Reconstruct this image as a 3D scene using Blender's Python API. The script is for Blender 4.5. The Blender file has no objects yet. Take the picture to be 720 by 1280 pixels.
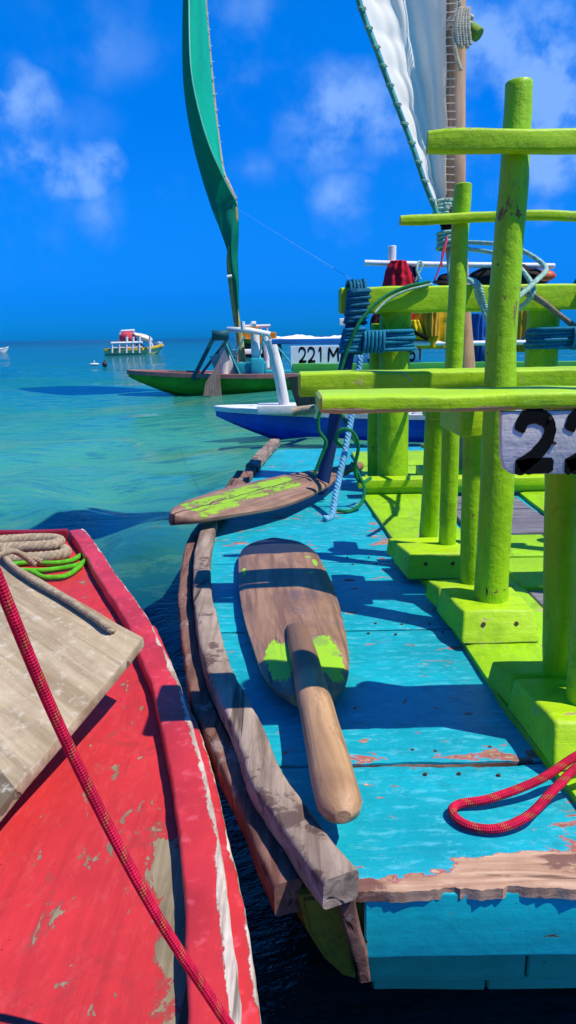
import bpy, bmesh, math, random
import numpy as np
from mathutils import Vector, Matrix, noise as mn
random.seed(7)
R = math.radians
scene = bpy.context.scene
COL = scene.collection

# ---------------------------------------------------------------- camera
CAMP = Vector((0, 0, .8)); FPX = 940.0; PITCH = R(13.17); ROLL = 0.018
cd = bpy.data.cameras.new('camera'); cam = bpy.data.objects.new('camera', cd); COL.objects.link(cam)
cd.sensor_fit = 'VERTICAL'; cd.sensor_height = 36; cd.lens = FPX/1280*36
cd.clip_start = .02; cd.clip_end = 20000
_fw = Vector((0, math.cos(PITCH), -math.sin(PITCH))); _up0 = Vector((0, math.sin(PITCH), math.cos(PITCH))); _rt0 = Vector((1, 0, 0))
_rt = _rt0*math.cos(ROLL)-_up0*math.sin(ROLL); _up = _up0*math.cos(ROLL)+_rt0*math.sin(ROLL)
m = Matrix.Identity(4)
for i in range(3):
    m[i][0] = _rt[i]; m[i][1] = _up[i]; m[i][2] = -_fw[i]; m[i][3] = CAMP[i]
cam.matrix_world = m
scene.camera = cam
def at(x, y, d):                      # pixel of the survey photo + real distance -> world point
    r = _fw+_rt*((x-360)/FPX)-_up*((y-640)/FPX)
    return CAMP+r*(d/r.y)

# ---------------------------------------------------------------- light
SUN_EL = 60.0; SUN_AZ = 24.0        # azimuth: degrees from +X towards -Y
sd = Vector((math.cos(R(SUN_EL))*math.cos(R(SUN_AZ)), -math.cos(R(SUN_EL))*math.sin(R(SUN_AZ)), math.sin(R(SUN_EL))))
sl = bpy.data.lights.new('sun', 'SUN'); sl.energy = 5.0; sl.angle = R(.5); sl.color = (1, .935, .82)
so = bpy.data.objects.new('sun', sl); COL.objects.link(so); so.rotation_euler = sd.to_track_quat('Z', 'Y').to_euler(); so.location = (3, -3, 8)

scene.view_settings.view_transform = 'Standard'; scene.view_settings.look = 'None'
scene.view_settings.exposure = 0.12; scene.view_settings.gamma = 1; scene.view_settings.use_curve_mapping = False

# ---------------------------------------------------------------- node helper
class NT:
    def __init__(s, nt): s.nt = nt; s.n = nt.nodes; s.l = nt.links
    def new(s, t, **k):
        n = s.n.new(t)
        for a, b in k.items(): setattr(n, a, b)
        return n
    def put(s, inp, v):
        if isinstance(v, bpy.types.NodeSocket): s.l.new(v, inp)
        elif v is not None:
            if inp.type == 'RGBA' and len(v) == 3: v = (*v, 1)
            inp.default_value = v
    def math(s, op, a, b=None, c=None, clamp=False):
        n = s.new('ShaderNodeMath', operation=op, use_clamp=clamp)
        for i, v in enumerate((a, b, c)):
            if v is not None: s.put(n.inputs[i], v)
        return n.outputs[0]
    def vmath(s, op, a, b=None):
        n = s.new('ShaderNodeVectorMath', operation=op); s.put(n.inputs[0], a)
        if b is not None: s.put(n.inputs[1], b)
        return n.outputs['Value'] if op in ('DOT_PRODUCT', 'DISTANCE', 'LENGTH') else n.outputs[0]
    def mix(s, f, a, b, mode='MIX'):
        n = s.new('ShaderNodeMix', data_type='RGBA', blend_type=mode); s.put(n.inputs[0], f); s.put(n.inputs[6], a); s.put(n.inputs[7], b)
        return n.outputs[2]
    def noise(s, v, scale=5, detail=4, rough=.55, dist=0, lac=2.0):
        n = s.new('ShaderNodeTexNoise'); s.put(n.inputs['Vector'], v); n.inputs['Scale'].default_value = scale
        n.inputs['Detail'].default_value = detail; n.inputs['Roughness'].default_value = rough; n.inputs['Distortion'].default_value = dist
        return n.outputs[0]
    def scale(s, v, sc, loc=(0, 0, 0)):
        n = s.new('ShaderNodeMapping'); s.put(n.inputs[0], v); n.inputs['Scale'].default_value = sc; n.inputs['Location'].default_value = loc
        return n.outputs[0]
    def step(s, v, a, b):             # smoothstep a..b -> 0..1
        n = s.new('ShaderNodeMapRange', interpolation_type='SMOOTHSTEP'); s.put(n.inputs[0], v)
        n.inputs[1].default_value = a; n.inputs[2].default_value = b
        return n.outputs[0]
    def ramp(s, v, stops, interp='LINEAR'):
        n = s.new('ShaderNodeValToRGB'); s.put(n.inputs[0], v); cr = n.color_ramp; cr.interpolation = interp
        while len(cr.elements) < len(stops): cr.elements.new(.5)
        for e, (p, c) in zip(cr.elements, stops): e.position = p; e.color = (*c, 1) if len(c) == 3 else c
        return n.outputs[0]
    def sep(s, v):
        n = s.new('ShaderNodeSeparateXYZ'); s.put(n.inputs[0], v); return n.outputs
def material(name):
    mt = bpy.data.materials.new(name); mt.use_nodes = True
    t = NT(mt.node_tree); b = mt.node_tree.nodes['Principled BSDF']
    return mt, t, b
def sh(v, k): return tuple(max(0, min(1, c*k)) for c in v)

# ---------------------------------------------------------------- world: sky + clouds
w = bpy.data.worlds.new('World'); scene.world = w; w.use_nodes = True
t = NT(w.node_tree); bg = w.node_tree.nodes['Background']; bg.inputs[1].default_value = .11
sky = t.new('ShaderNodeTexSky', sky_type='NISHITA'); sky.sun_disc = False; sky.sun_elevation = R(SUN_EL); sky.sun_rotation = R(90+SUN_AZ)
sky.altitude = 0; sky.air_density = 1.0; sky.dust_density = .0; sky.ozone_density = 4.5
hs = t.new('ShaderNodeHueSaturation'); t.put(hs.inputs['Color'], sky.outputs[0]); hs.inputs['Saturation'].default_value = 1.5; hs.inputs['Hue'].default_value = .49
skyc = t.mix(1.0, hs.outputs[0], (.16, 1.04, 1.72), 'MULTIPLY')
tc = t.new('ShaderNodeTexCoord'); g = t.vmath('NORMALIZE', tc.outputs['Generated'])
wob = t.new('ShaderNodeTexNoise'); t.put(wob.inputs['Vector'], g); wob.inputs['Scale'].default_value = 9; wob.inputs['Detail'].default_value = 5
wv = t.vmath('ADD', g, t.vmath('SCALE', t.vmath('SUBTRACT', wob.outputs['Color'], (.5, .5, .5)), None))
w.node_tree.nodes[-1]
for nd in w.node_tree.nodes:
    if nd.type == 'VECT_MATH' and nd.operation == 'SCALE': nd.inputs['Scale'].default_value = .13
clouds = [(435, 150, .085, .65), (400, 175, .05, .55), (310, 48, .085, .32), (120, 40, .09, .22), (640, 65, .09, .75), (600, 100, .06, .5), (705, 110, .07, 1.0), (715, 160, .08, .95),
          (40, 215, .05, .7), (103, 222, .045, .75), (5, 125, .055, .8), (120, 275, .05, .32), (20, 295, .07, .25), (445, 252, .05, .42), (672, 252, .04, .5), (255, 240, .045, .3),
          (610, 200, .10, .38), (320, 205, .05, .22), (560, 330, .05, .15), (60, 165, .08, .2)]
acc = None
for (x, y, r, a) in clouds:
    d = (at(x, y, 10)-CAMP).normalized()
    dv = t.vmath('SUBTRACT', wv, tuple(d))
    dist = t.vmath('LENGTH', t.vmath('MULTIPLY', dv, (1, 1, 1.35)))
    v = t.math('MULTIPLY', t.math('SUBTRACT', 1.0, t.math('DIVIDE', dist, r*1.3), clamp=True), a*1.7)
    acc = v if acc is None else t.math('MAXIMUM', acc, v)
# further scattered cloud elsewhere in the sky
gz = t.sep(g)[2]
hz = t.ramp(t.math('ABSOLUTE', gz), [(0, (.02, .225, .66)), (.05, (.04, .28, .66)), (.16, (.25, .58, .78)), (.34, (.8, .95, 1.0)), (1, (1, 1, 1))])
skyc = t.mix(1.0, skyc, hz, 'MULTIPLY')
sc = t.step(t.noise(t.scale(g, (1, 1, 2.2)), 3.2, 5, .55), .56, .80)
front = t.step(t.sep(g)[1], .55, .2)
acc = t.math('MAXIMUM', acc, t.math('MULTIPLY', t.math('MULTIPLY', sc, front), .8))
fb = t.noise(g, 14, 8, .56)
mask = t.math('MULTIPLY', acc, t.step(fb, .26, .72), clamp=True)
mask = t.step(mask, .02, .75)
mask = t.math('MULTIPLY', mask, t.step(gz, .0, .08))
skyc = t.mix(t.math('MULTIPLY', mask, .60), skyc, (2.9, 5.0, 9.2))
t.put(bg.inputs[0], skyc)

# ---------------------------------------------------------------- materials
def tex(t): return t.new('ShaderNodeTexCoord').outputs['Object']
AX = {'X': (.07, 1, 1), 'Y': (1, .07, 1), 'Z': (1, 1, .07)}
def grainvec(t, co, axis, k=1): return t.scale(co, tuple(c*k for c in AX[axis]))
def woodcol(t, co, axis, c1, c2, dark=None, k=55):
    gv = grainvec(t, co, axis)
    n1 = t.noise(gv, k, 6, .65, .6); n2 = t.noise(co, 6, 4, .6)
    c = t.mix(t.step(n1, .3, .72), c1, c2)
    c = t.mix(t.math('MULTIPLY', t.step(n2, .4, .75), .55), c, dark or sh(c1, .6))
    crack = t.step(t.noise(grainvec(t, co, axis, 1), k*.5, 3, .4, 1.2), .365, .31)
    c = t.mix(t.math('MULTIPLY', crack, .8), c, sh(c1, .25))
    h = t.math('SUBTRACT', t.math('MULTIPLY', n1, .8), crack)
    return c, h
def edge_mask(t, r=.006):
    bv = t.new('ShaderNodeBevel', samples=4); bv.inputs[0].default_value = r
    ge = t.new('ShaderNodeNewGeometry')
    return t.math('SUBTRACT', 1.0, t.vmath('DOT_PRODUCT', bv.outputs[0], ge.outputs['Normal']), clamp=True)
def wood(name, c1, c2, axis='Y', rough=.85, bump=.5, k=55, dark=None, stain=None, end=None):
    mt, t, b = material(name); co = tex(t)
    c, h = woodcol(t, co, axis, c1, c2, dark, k)
    if stain:
        sm = t.step(t.noise(co, stain[1], 5, .7), .55, .62)
        c = t.mix(t.math('MULTIPLY', sm, stain[2]), c, stain[0])
    t.put(b.inputs['Base Color'], c); b.inputs['Roughness'].default_value = rough; b.inputs['Specular IOR Level'].default_value = .25
    bp = t.new('ShaderNodeBump'); bp.inputs['Strength'].default_value = bump; bp.inputs['Distance'].default_value = .004
    t.put(bp.inputs['Height'], h); t.put(b.inputs['Normal'], bp.outputs[0])
    return mt
def paint(name, col, axis='X', under=((.30, .19, .12), (.45, .32, .22)), chips=.0, edge=.0, primer=None, rough=.42, var=.16, fade=None, bump=.35, scale=1.0, extra=None, spots=.0, dirt=None, fmix=.35, stain=None, er=.006, flecks=0, bd=.003):
    """weathered brush paint over wood: tonal drift, brush grain, chips down to primer and bare wood, worn arrises"""
    mt, t, b = material(name); co = tex(t)
    n2 = t.noise(co, 3.5*scale, 5, .62); n3 = t.noise(co, 38*scale, 4, .6)
    gv = grainvec(t, co, axis); n1 = t.noise(gv, 70*scale, 4, .6, .3)
    c = t.mix(t.step(n2, .3, .7), sh(col, 1-var), sh(col, 1+var))
    c = t.mix(t.math('MULTIPLY', t.step(n1, .35, .75), .35), c, sh(col, .72))
    c = t.mix(t.math('MULTIPLY', t.step(t.noise(t.scale(co, tuple(.35+.65*(1 if a > .5 else 0) for a in AX[axis]), (3, 1, 2)), 52*scale, 7, .72, .4), .50, .66), fmix), c, fade or sh(col, 1.3))
    c = t.mix(t.math('MULTIPLY', t.step(t.noise(grainvec(t, co, axis, 1), 24*scale, 6, .7, .8), .53, .66), .35), c, sh(col, .62))
    nick = t.step(t.noise(t.scale(co, (1, 1, 1), (5, 5, 5)), 95*scale, 3, .5), .70, .73)
    c = t.mix(t.math('MULTIPLY', nick, .6), c, sh(col, .35))
    fine = t.step(t.noise(t.scale(co, (1, 1, 1), (8, 1, 5)), 140*scale, 5, .75), .57, .66); pt = t.step(t.noise(co, 9*scale, 3, .6), .45, .6)
    c = t.mix(t.math('MULTIPLY', t.math('MULTIPLY', fine, pt), fmix*.8), c, fade or sh(col, 1.4))
    if dirt:
        dm = t.math('MULTIPLY', t.step(t.noise(co, 7*scale, 6, .7, .4), .52, .68), dirt[1]); c = t.mix(dm, c, dirt[0])
    wc, wh = woodcol(t, co, axis, under[0], under[1])
    if stain: wc = t.mix(t.math('MULTIPLY', t.step(t.noise(t.scale(co, tuple(.3+.7*(1 if a > .5 else 0) for a in AX[axis])), 13, 6, .7, .5), .50, .56), stain[1]), wc, stain[0])
    nc = t.noise(t.scale(co, tuple(.45+.55*(1 if a > .5 else 0) for a in AX[axis])), 15*scale, 8, .68, .5)
    big = t.noise(co, 2.3*scale, 2, .5)
    th = t.math('ADD', nc, t.math('MULTIPLY', t.math('SUBTRACT', big, .5), .55))
    if extra is not None: th = t.math('ADD', th, extra(t, co))
    lo = .775-.30*chips
    if edge > 0:
        em = edge_mask(t, er); th = t.math('ADD', th, t.math('MULTIPLY', t.math('MINIMUM', em, .3), edge*2.4))
    prim = t.step(th, lo-.035, lo-.03)
    chip = t.step(th, lo, lo+.012)
    fchip = None
    if flecks:
        f1 = t.noise(t.scale(co, tuple(.5+.5*(1 if a > .5 else 0) for a in AX[axis]), (7, 3, 5)), 34*scale, 5, .6, .6)
        f2 = t.noise(t.scale(co, (1, 1, 1), (2, 9, 4)), 7*scale, 3, .6)
        f1 = t.math('ADD', f1, t.math('MULTIPLY', t.math('SUBTRACT', f2, .5), .4))
        prim = t.math('MAXIMUM', prim, t.step(f1, .70-.1*flecks, .71-.1*flecks)); fchip = t.step(f1, .715-.1*flecks, .725-.1*flecks)
    c = t.mix(prim, c, primer or sh(col, .8))
    if fchip is not None: chip = t.math('MAXIMUM', chip, fchip)
    c = t.mix(chip, c, wc)
    if spots > 0:
        sp = t.new('ShaderNodeTexVoronoi', feature='F1'); t.put(sp.inputs['Vector'], co); sp.inputs['Scale'].default_value = 26*scale
        sm = t.math('MULTIPLY', t.step(sp.outputs['Distance'], .10, .07), t.step(t.noise(co, 6, 2), .62, .66))
        c = t.mix(t.math('MULTIPLY', sm, spots), c, (.06, .04, .03))
    t.put(b.inputs['Base Color'], c)
    t.put(b.inputs['Roughness'], t.math('ADD', rough, t.math('ADD', t.math('MULTIPLY', chip, .4), t.math('MULTIPLY', n3, .18))))
    b.inputs['Specular IOR Level'].default_value = .35
    h = t.math('ADD', t.math('MULTIPLY', n1, .4), t.math('MULTIPLY', n3, .9))
    h = t.math('ADD', h, t.math('MULTIPLY', t.math('SUBTRACT', 1.0, chip), .8))
    h = t.math('ADD', h, t.math('MULTIPLY', t.math('MULTIPLY', wh, chip), .4))
    bp = t.new('ShaderNodeBump'); bp.inputs['Strength'].default_value = bump; bp.inputs['Distance'].default_value = bd
    t.put(bp.inputs['Height'], h); t.put(b.inputs['Normal'], bp.outputs[0])
    return mt
def plain(name, col, rough=.6, var=.12, scale=8, spec=.3, bump=.2, metal=0):
    mt, t, b = material(name); co = tex(t)
    n = t.noise(co, scale, 5, .6)
    t.put(b.inputs['Base Color'], t.mix(t.step(n, .3, .7), sh(col, 1-var), sh(col, 1+var)))
    b.inputs['Roughness'].default_value = rough; b.inputs['Specular IOR Level'].default_value = spec; b.inputs['Metallic'].default_value = metal
    bp = t.new('ShaderNodeBump'); bp.inputs['Strength'].default_value = bump; bp.inputs['Distance'].default_value = .003
    t.put(bp.inputs['Height'], t.noise(co, scale*6, 4, .6)); t.put(b.inputs['Normal'], bp.outputs[0])
    return mt
def rope_mat(name, col, fleck=None, period=.035, rough=.8):
    """uses UV: u along rope in metres, v around 0..1"""
    mt, t, b = material(name); uv = t.new('ShaderNodeUVMap').outputs[0]
    s = t.sep(uv); co = tex(t)
    c = t.mix(t.step(t.noise(co, 60, 4, .6), .35, .7), sh(col, .7), sh(col, 1.2))
    a = t.math('SINE', t.math('MULTIPLY', t.math('ADD', t.math('MULTIPLY', s[0], 260), s[1]), 6.283*1.0))
    a1 = t.math('SINE', t.math('ADD', t.math('MULTIPLY', s[0], 900), t.math('MULTIPLY', s[1], 6.283*5)))
    a2 = t.math('SINE', t.math('SUBTRACT', t.math('MULTIPLY', s[0], 900), t.math('MULTIPLY', s[1], 6.283*5)))
    h = t.math('MULTIPLY', a1, a2)
    if fleck:
        p = t.math('FRACT', t.math('ADD', t.math('DIVIDE', s[0], period), s[1]))
        band = t.math('MULTIPLY', t.step(p, .08, .11), t.step(p, .34, .30))
        fl = t.math('MULTIPLY', band, t.step(h, .05, .2))
        c = t.mix(t.math('MULTIPLY', fl, .85), c, fleck)
    c = t.mix(t.step(h, -.2, -.8), c, sh(col, .62))
    t.put(b.inputs['Base Color'], c); b.inputs['Roughness'].default_value = rough; b.inputs['Specular IOR Level'].default_value = .2
    bp = t.new('ShaderNodeBump'); bp.inputs['Strength'].default_value = .5; bp.inputs['Distance'].default_value = .0015
    t.put(bp.inputs['Height'], h); t.put(b.inputs['Normal'], bp.outputs[0])
    return mt
def fabric(name, col, trans=.35, var=.1, rough=.8):
    mt, t, b = material(name); co = tex(t)
    c = t.mix(t.step(t.noise(co, 3, 5, .6), .35, .7), sh(col, 1-var), sh(col, 1+var))
    t.put(b.inputs['Base Color'], c); b.inputs['Roughness'].default_value = rough; b.inputs['Specular IOR Level'].default_value = .15
    bp = t.new('ShaderNodeBump'); bp.inputs['Strength'].default_value = .3; bp.inputs['Distance'].default_value = .01
    t.put(bp.inputs['Height'], t.noise(co, 9, 5, .6)); t.put(b.inputs['Normal'], bp.outputs[0])
    if trans:
        tr = t.new('ShaderNodeBsdfTranslucent'); t.put(tr.inputs[0], c); mx = t.new('ShaderNodeMixShader'); mx.inputs[0].default_value = trans
        t.l.new(b.outputs[0], mx.inputs[1]); t.l.new(tr.outputs[0], mx.inputs[2])
        out = [n for n in t.n if n.type == 'OUTPUT_MATERIAL'][0]; t.l.new(mx.outputs[0], out.inputs[0])
    return mt

LIME = (.38, .62, .002); BLUE = (.003, .35, .43); RED = (.56, .030, .030)
# wear that has a place of its own on the blue deck: the battered front edge, the split seam and the rubbed far right
def deck_extra(t, co):
    s = t.sep(co)
    nn = t.noise(t.scale(co, (.5, 1, 1)), 9, 5, .65)
    yy = t.math('ADD', s[1], t.math('MULTIPLY', t.math('SUBTRACT', nn, .5), -.16))
    xr = t.math('MULTIPLY', t.step(s[0], .12, .42), .040)
    front_ = t.math('MULTIPLY', t.step(t.math('SUBTRACT', yy, xr), 1.010, .970), .50)
    sd_ = t.math('ABSOLUTE', t.math('SUBTRACT', yy, 1.315))
    seam = t.math('MULTIPLY', t.math('MULTIPLY', t.step(sd_, .034, .010), t.step(s[0], .04, .2)), .17)
    yf = t.math('MULTIPLY', t.math('MULTIPLY', t.step(s[1], 1.25, 1.08), t.step(s[0], .22, .42)), .115)
    fr = t.math('MULTIPLY', t.math('MULTIPLY', t.step(s[0], .22, .40), t.step(t.math('ABSOLUTE', t.math('SUBTRACT', s[1], 3.0)), .45, .1)), .12)
    side_ = t.math('MULTIPLY', t.step(s[2], -.0065, -.010), .5)
    return t.math('ADD', side_, t.math('ADD', t.math('ADD', front_, seam), t.math('ADD', yf, fr)))
M = {}
M['deck'] = paint('blue_deck_paint', BLUE, 'X', under=((.34, .17, .10), (.66, .44, .29)), chips=.26, primer=(.42, .12, .11), fade=(.12, .52, .62), var=.2, extra=deck_extra, bump=.7, rough=.4, dirt=((.015, .17, .20), .5), fmix=.55, stain=((.13, .05, .045), .8), flecks=.35)
M['transom'] = paint('blue_transom_paint', (.005, .46, .50), 'X', flecks=.5, under=((.10, .04, .03), (.22, .12, .09)), chips=.16, edge=.25, primer=(.10, .35, .30), rough=.38)
M['under'] = paint('sea_green_board_paint', (.02, .40, .26), 'X', chips=.12, edge=.3, var=.25, under=((.02, .05, .05), (.05, .10, .08)))
M['lime'] = paint('lime_paint', LIME, 'X', under=((.40, .30, .12), (.62, .50, .26)), chips=.05, edge=.5, primer=(.55, .60, .10), fade=(.48, .72, .03), spots=.8, bump=.7, er=.010, bd=.0032, flecks=.15, dirt=((.14, .30, .0), .5), fmix=.5)
M['limeZ'] = paint('lime_post_paint', (.29, .55, .001), 'Z', under=((.10, .05, .02), (.3, .2, .08)), chips=.06, edge=.0, primer=(.30, .40, .02), fade=(.40, .66, .01), spots=.9, bump=.9, rough=.34, bd=.0042, flecks=.12, dirt=((.11, .26, .0), .55), fmix=.5)
def bench_extra(t, co):
    s = t.sep(co); n_ = t.noise(t.scale(co, (.4, 1, 1)), 22, 5, .7)
    k = t.step(t.math('ADD', s[2], t.math('MULTIPLY', t.math('SUBTRACT', n_, .5), .030)), .6805, .6745)
    return t.math('MULTIPLY', t.math('MULTIPLY', k, t.step(s[1], 1.32, 1.31)), .30)
M['bench'] = paint('lime_bench_paint', LIME, 'X', under=((.50, .30, .10), (.66, .45, .20)), chips=.08, edge=.8, primer=(.55, .60, .10), fade=(.20, .62, .08), fmix=.4, spots=.8, bump=.8, extra=bench_extra, er=.010)
M['limeY'] = paint('lime_runner_paint', (.30, .58, .004), 'Y', under=((.35, .30, .14), (.55, .48, .25)), chips=.16, edge=.3, primer=(.38, .50, .06), fade=(.45, .70, .05), dirt=((.12, .22, .02), .6), flecks=.45, bump=.7)
M['lavender'] = wood('shade_tinted_deck_board', (.12, .11, .14), (.24, .22, .25), 'X')  # shade on green boards put into a grey-purple colour
M['rail'] = wood('weathered_rail_wood', (.17, .115, .085), (.44, .34, .26), 'Y', bump=1.0, k=34, dark=(.15, .10, .07), stain=((.07, .035, .035), 11, .75))
M['rail2'] = wood('brown_rub_rail_wood', (.12, .050, .035), (.27, .14, .10), 'Y', bump=.9, k=38, dark=(.06, .03, .025), stain=((.42, .33, .28), 10, .45))
M['endgrain'] = wood('grey_end_grain', (.16, .15, .14), (.34, .31, .27), 'Z', k=30)
M['olive'] = paint('olive_hull_paint', (.17, .17, .01), 'Y', chips=.3, var=.3, under=((.05, .04, .02), (.12, .10, .05)), edge=.3, dirt=((.02, .03, .01), .8))
M['dark'] = plain('dark_gap', (.012, .012, .014), .8)
M['mast'] = wood('bare_mast_wood', (.40, .235, .14), (.60, .40, .25), 'Z', k=22, bump=.3, rough=.7)
M['paddle'] = wood('paddle_blade_wood', (.22, .115, .06), (.42, .25, .145), 'Y', k=34, bump=.35, rough=.6, dark=(.13, .075, .05))
M['handle'] = wood('paddle_handle_wood', (.30, .16, .07), (.56, .33, .16), 'Y', k=30, bump=.8, rough=.6, dark=(.24, .12, .06), stain=((.16, .08, .045), 9, .6))
M['sail'] = fabric('white_sailcloth', (.88, .84, .74), .3, .05)
M['rope_red'] = rope_mat('red_braided_rope', (.66, .010, .055), fleck=(.30, .17, .03), period=.045)
M['rope_tan'] = rope_mat('tan_rope', (.44, .34, .22))
M['rope_green'] = rope_mat('bright_green_cord', (.12, .52, .02))
M['rope_teal'] = rope_mat('teal_lashing_rope', (.005, .14, .23), rough=.6)
M['rope_sky'] = rope_mat('pale_blue_twisted_rope', (.17, .46, .66), rough=.6)
M['rope_mint'] = rope_mat('mint_rope', (.38, .62, .48))
M['rope_dkgreen'] = rope_mat('dark_green_cord', (.01, .22, .07))
M['navy'] = paint('navy_pole_paint', (.006, .028, .12), 'Z', chips=.05)
M['black'] = plain('black_brush_paint', (.006, .006, .006), .8, .3, 8, .1)
M['white'] = paint('white_boat_paint', (.72, .72, .70), 'X', chips=.12, under=((.25, .18, .12), (.4, .32, .24)), primer=(.55, .55, .52), dirt=((.35, .33, .30), .4))
M['whiteZ'] = paint('white_post_paint', (.74, .74, .72), 'Z', chips=.12, primer=(.55, .55, .52))
M['cobalt'] = paint('cobalt_hull_paint', (.005, .09, .60), 'X', chips=.04, var=.25, fade=(.01, .12, .5))
M['nail'] = plain('rusty_nail', (.06, .025, .015), .7)

# ---------------------------------------------------------------- object helpers
def thing(name, label, cat, loc, group=None):
    o = bpy.data.objects.new(name, None); COL.objects.link(o); o.empty_display_size = .1
    o.location = loc; o['label'] = label; o['category'] = cat
    if group: o['group'] = group
    o['_w'] = 1; del o['_w']
    return o
def tag(o, label, cat, group=None):
    o['label'] = label; o['category'] = cat
    if group: o['group'] = group
    return o
SPLIT = {'bottom_board', 'sail_lacing', 'rack_post', 'bolt_head', 'nail_head', 'lower_stern_board', 'brace_pole', 'fitting', 'railing', 'white_seat', 'teal_locker', 'rigging', 'sail_tie', 'deck_box', 'lashing', 'cabin', 'white_stanchion', 'pink_ribbon'}
def obj(name, bm, mat, parent=None, smooth=False, recalc=True):
    if name in SPLIT:
        seen = {}; n = 0; bm.verts.index_update(); bm.verts.ensure_lookup_table()
        for v in bm.verts:
            if v.index in seen: continue
            st = [v]; seen[v.index] = n
            while st:
                q = st.pop()
                for e in q.link_edges:
                    o_ = e.other_vert(q)
                    if o_.index not in seen: seen[o_.index] = n; st.append(o_)
            n += 1
        if n > 1:
            out = None
            for k in range(n):
                c = bm.copy(); c.verts.ensure_lookup_table()
                bmesh.ops.delete(c, geom=[v for i, v in enumerate(c.verts) if seen[i] != k], context='VERTS')
                out = _obj(name, c, mat, parent, smooth, recalc)
            bm.free(); return out
    return _obj(name, bm, mat, parent, smooth, recalc)
def _obj(name, bm, mat, parent=None, smooth=False, recalc=True):
    if recalc: bmesh.ops.recalc_face_normals(bm, faces=bm.faces)
    me = bpy.data.meshes.new(name); bm.to_mesh(me); bm.free()
    o = bpy.data.objects.new(name, me); COL.objects.link(o)
    mats = mat if isinstance(mat, (list, tuple)) else [mat]
    for mm in mats: me.materials.append(mm)
    if smooth:
        me.polygons.foreach_set('use_smooth', [True]*len(me.polygons))
        if smooth != 'all': me.set_sharp_from_angle(angle=R(40))
    if parent:
        o.parent = parent; W = Matrix.Identity(4); p = parent; loc = Vector()
        while p: loc += Vector(p.location) if p.type == 'EMPTY' else Vector(); p = p.parent
        if parent.type == 'EMPTY': o.matrix_parent_inverse = Matrix.Translation(-Vector(parent.location))
    return o
def BM(): return bmesh.new()
def smoothpts(pts, n=8):
    P = [Vector(p) for p in pts]; out = []
    for i in range(len(P)-1):
        p0 = P[max(i-1, 0)]; p1 = P[i]; p2 = P[i+1]; p3 = P[min(i+2, len(P)-1)]
        for k in range(n):
            u = k/n; out.append(.5*((2*p1)+(-p0+p2)*u+(2*p0-5*p1+4*p2-p3)*u*u+(-p0+3*p1-3*p2+p3)*u**3))
    out.append(P[-1]); return out
def wobble(bm, amp, freq, seed=0, verts=None, amp2=0):
    off = Vector((seed*3.1, seed*1.7, seed*5.3))
    for v in (verts or bm.verts):
        p = v.co*freq+off
        v.co += mn.noise_vector(p)*amp
        if amp2: v.co += mn.noise_vector(p*4.3)*amp2
def sweep(bm, pts, prof, scale=None, up=Vector((0, 0, 1)), caps=True, closedprof=True, twist=0, v0=0.0):
    """prof: list of (side, up) pairs; UV u = length in metres, v = place round the profile"""
    uvl = bm.loops.layers.uv.verify()
    P = [Vector(p) for p in pts]; n = len(P); rings = []; L = [0]
    for i in range(1, n): L.append(L[-1]+(P[i]-P[i-1]).length)
    prev = None
    for i in range(n):
        d = (P[min(i+1, n-1)]-P[max(i-1, 0)]).normalized()
        if up is None:                       # rotation minimising frame
            if prev is None:
                a = Vector((0, 0, 1)) if abs(d.z) < .9 else Vector((1, 0, 0)); s = d.cross(a).normalized()
            else: s = (prev-d*prev.dot(d)).normalized()
            prev = s; u = s.cross(d).normalized()
        else:
            s = d.cross(up).normalized(); u = s.cross(d).normalized()
        k = scale(i/(n-1)) if callable(scale) else (scale or 1)
        kx, ky = k if isinstance(k, tuple) else (k, k)
        rings.append([bm.verts.new(P[i]+s*a*kx+u*b_*ky) for a, b_ in prof])
    m_ = len(prof); av = [0]
    for j in range(m_): av.append(av[-1]+math.hypot(prof[(j+1) % m_][0]-prof[j][0], prof[(j+1) % m_][1]-prof[j][1]))
    av = [q/av[-1] for q in av]; rng = range(m_ if closedprof else m_-1)
    for i in range(n-1):
        for j in rng:
            j2 = (j+1) % m_
            f = bm.faces.new((rings[i][j], rings[i+1][j], rings[i+1][j2], rings[i][j2]))
            vs = (j/m_, j/m_, (j+1)/m_, (j+1)/m_); us = (L[i], L[i+1], L[i+1], L[i])
            for lp, uu, vv in zip(f.loops, us, (av[j], av[j], av[j+1], av[j+1])): lp[uvl].uv = (uu, vv)
    if caps and closedprof:
        for rg in (rings[0], rings[-1]):
            try: bm.faces.new(rg)
            except ValueError: pass
    return rings
def circ(r, n=10, ky=1): return [(r*math.cos(2*math.pi*i/n), r*ky*math.sin(2*math.pi*i/n)) for i in range(n)]
def tube(bm, pts, r, n=10, scale=None, **k): return sweep(bm, pts, circ(r, n), scale, up=None, **k)
def rrect(w, h, c=.006, n=4, sub=3):
    """rounded rectangle profile w x h with side subdivisions"""
    out = []
    for (cx, cy, a0) in ((w/2-c, h/2-c, 0), (-w/2+c, h/2-c, 90), (-w/2+c, -h/2+c, 180), (w/2-c, -h/2+c, 270)):
        out += [(cx+c*math.cos(R(a0+90*i/n)), cy+c*math.sin(R(a0+90*i/n))) for i in range(n+1)]
    return out
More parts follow.
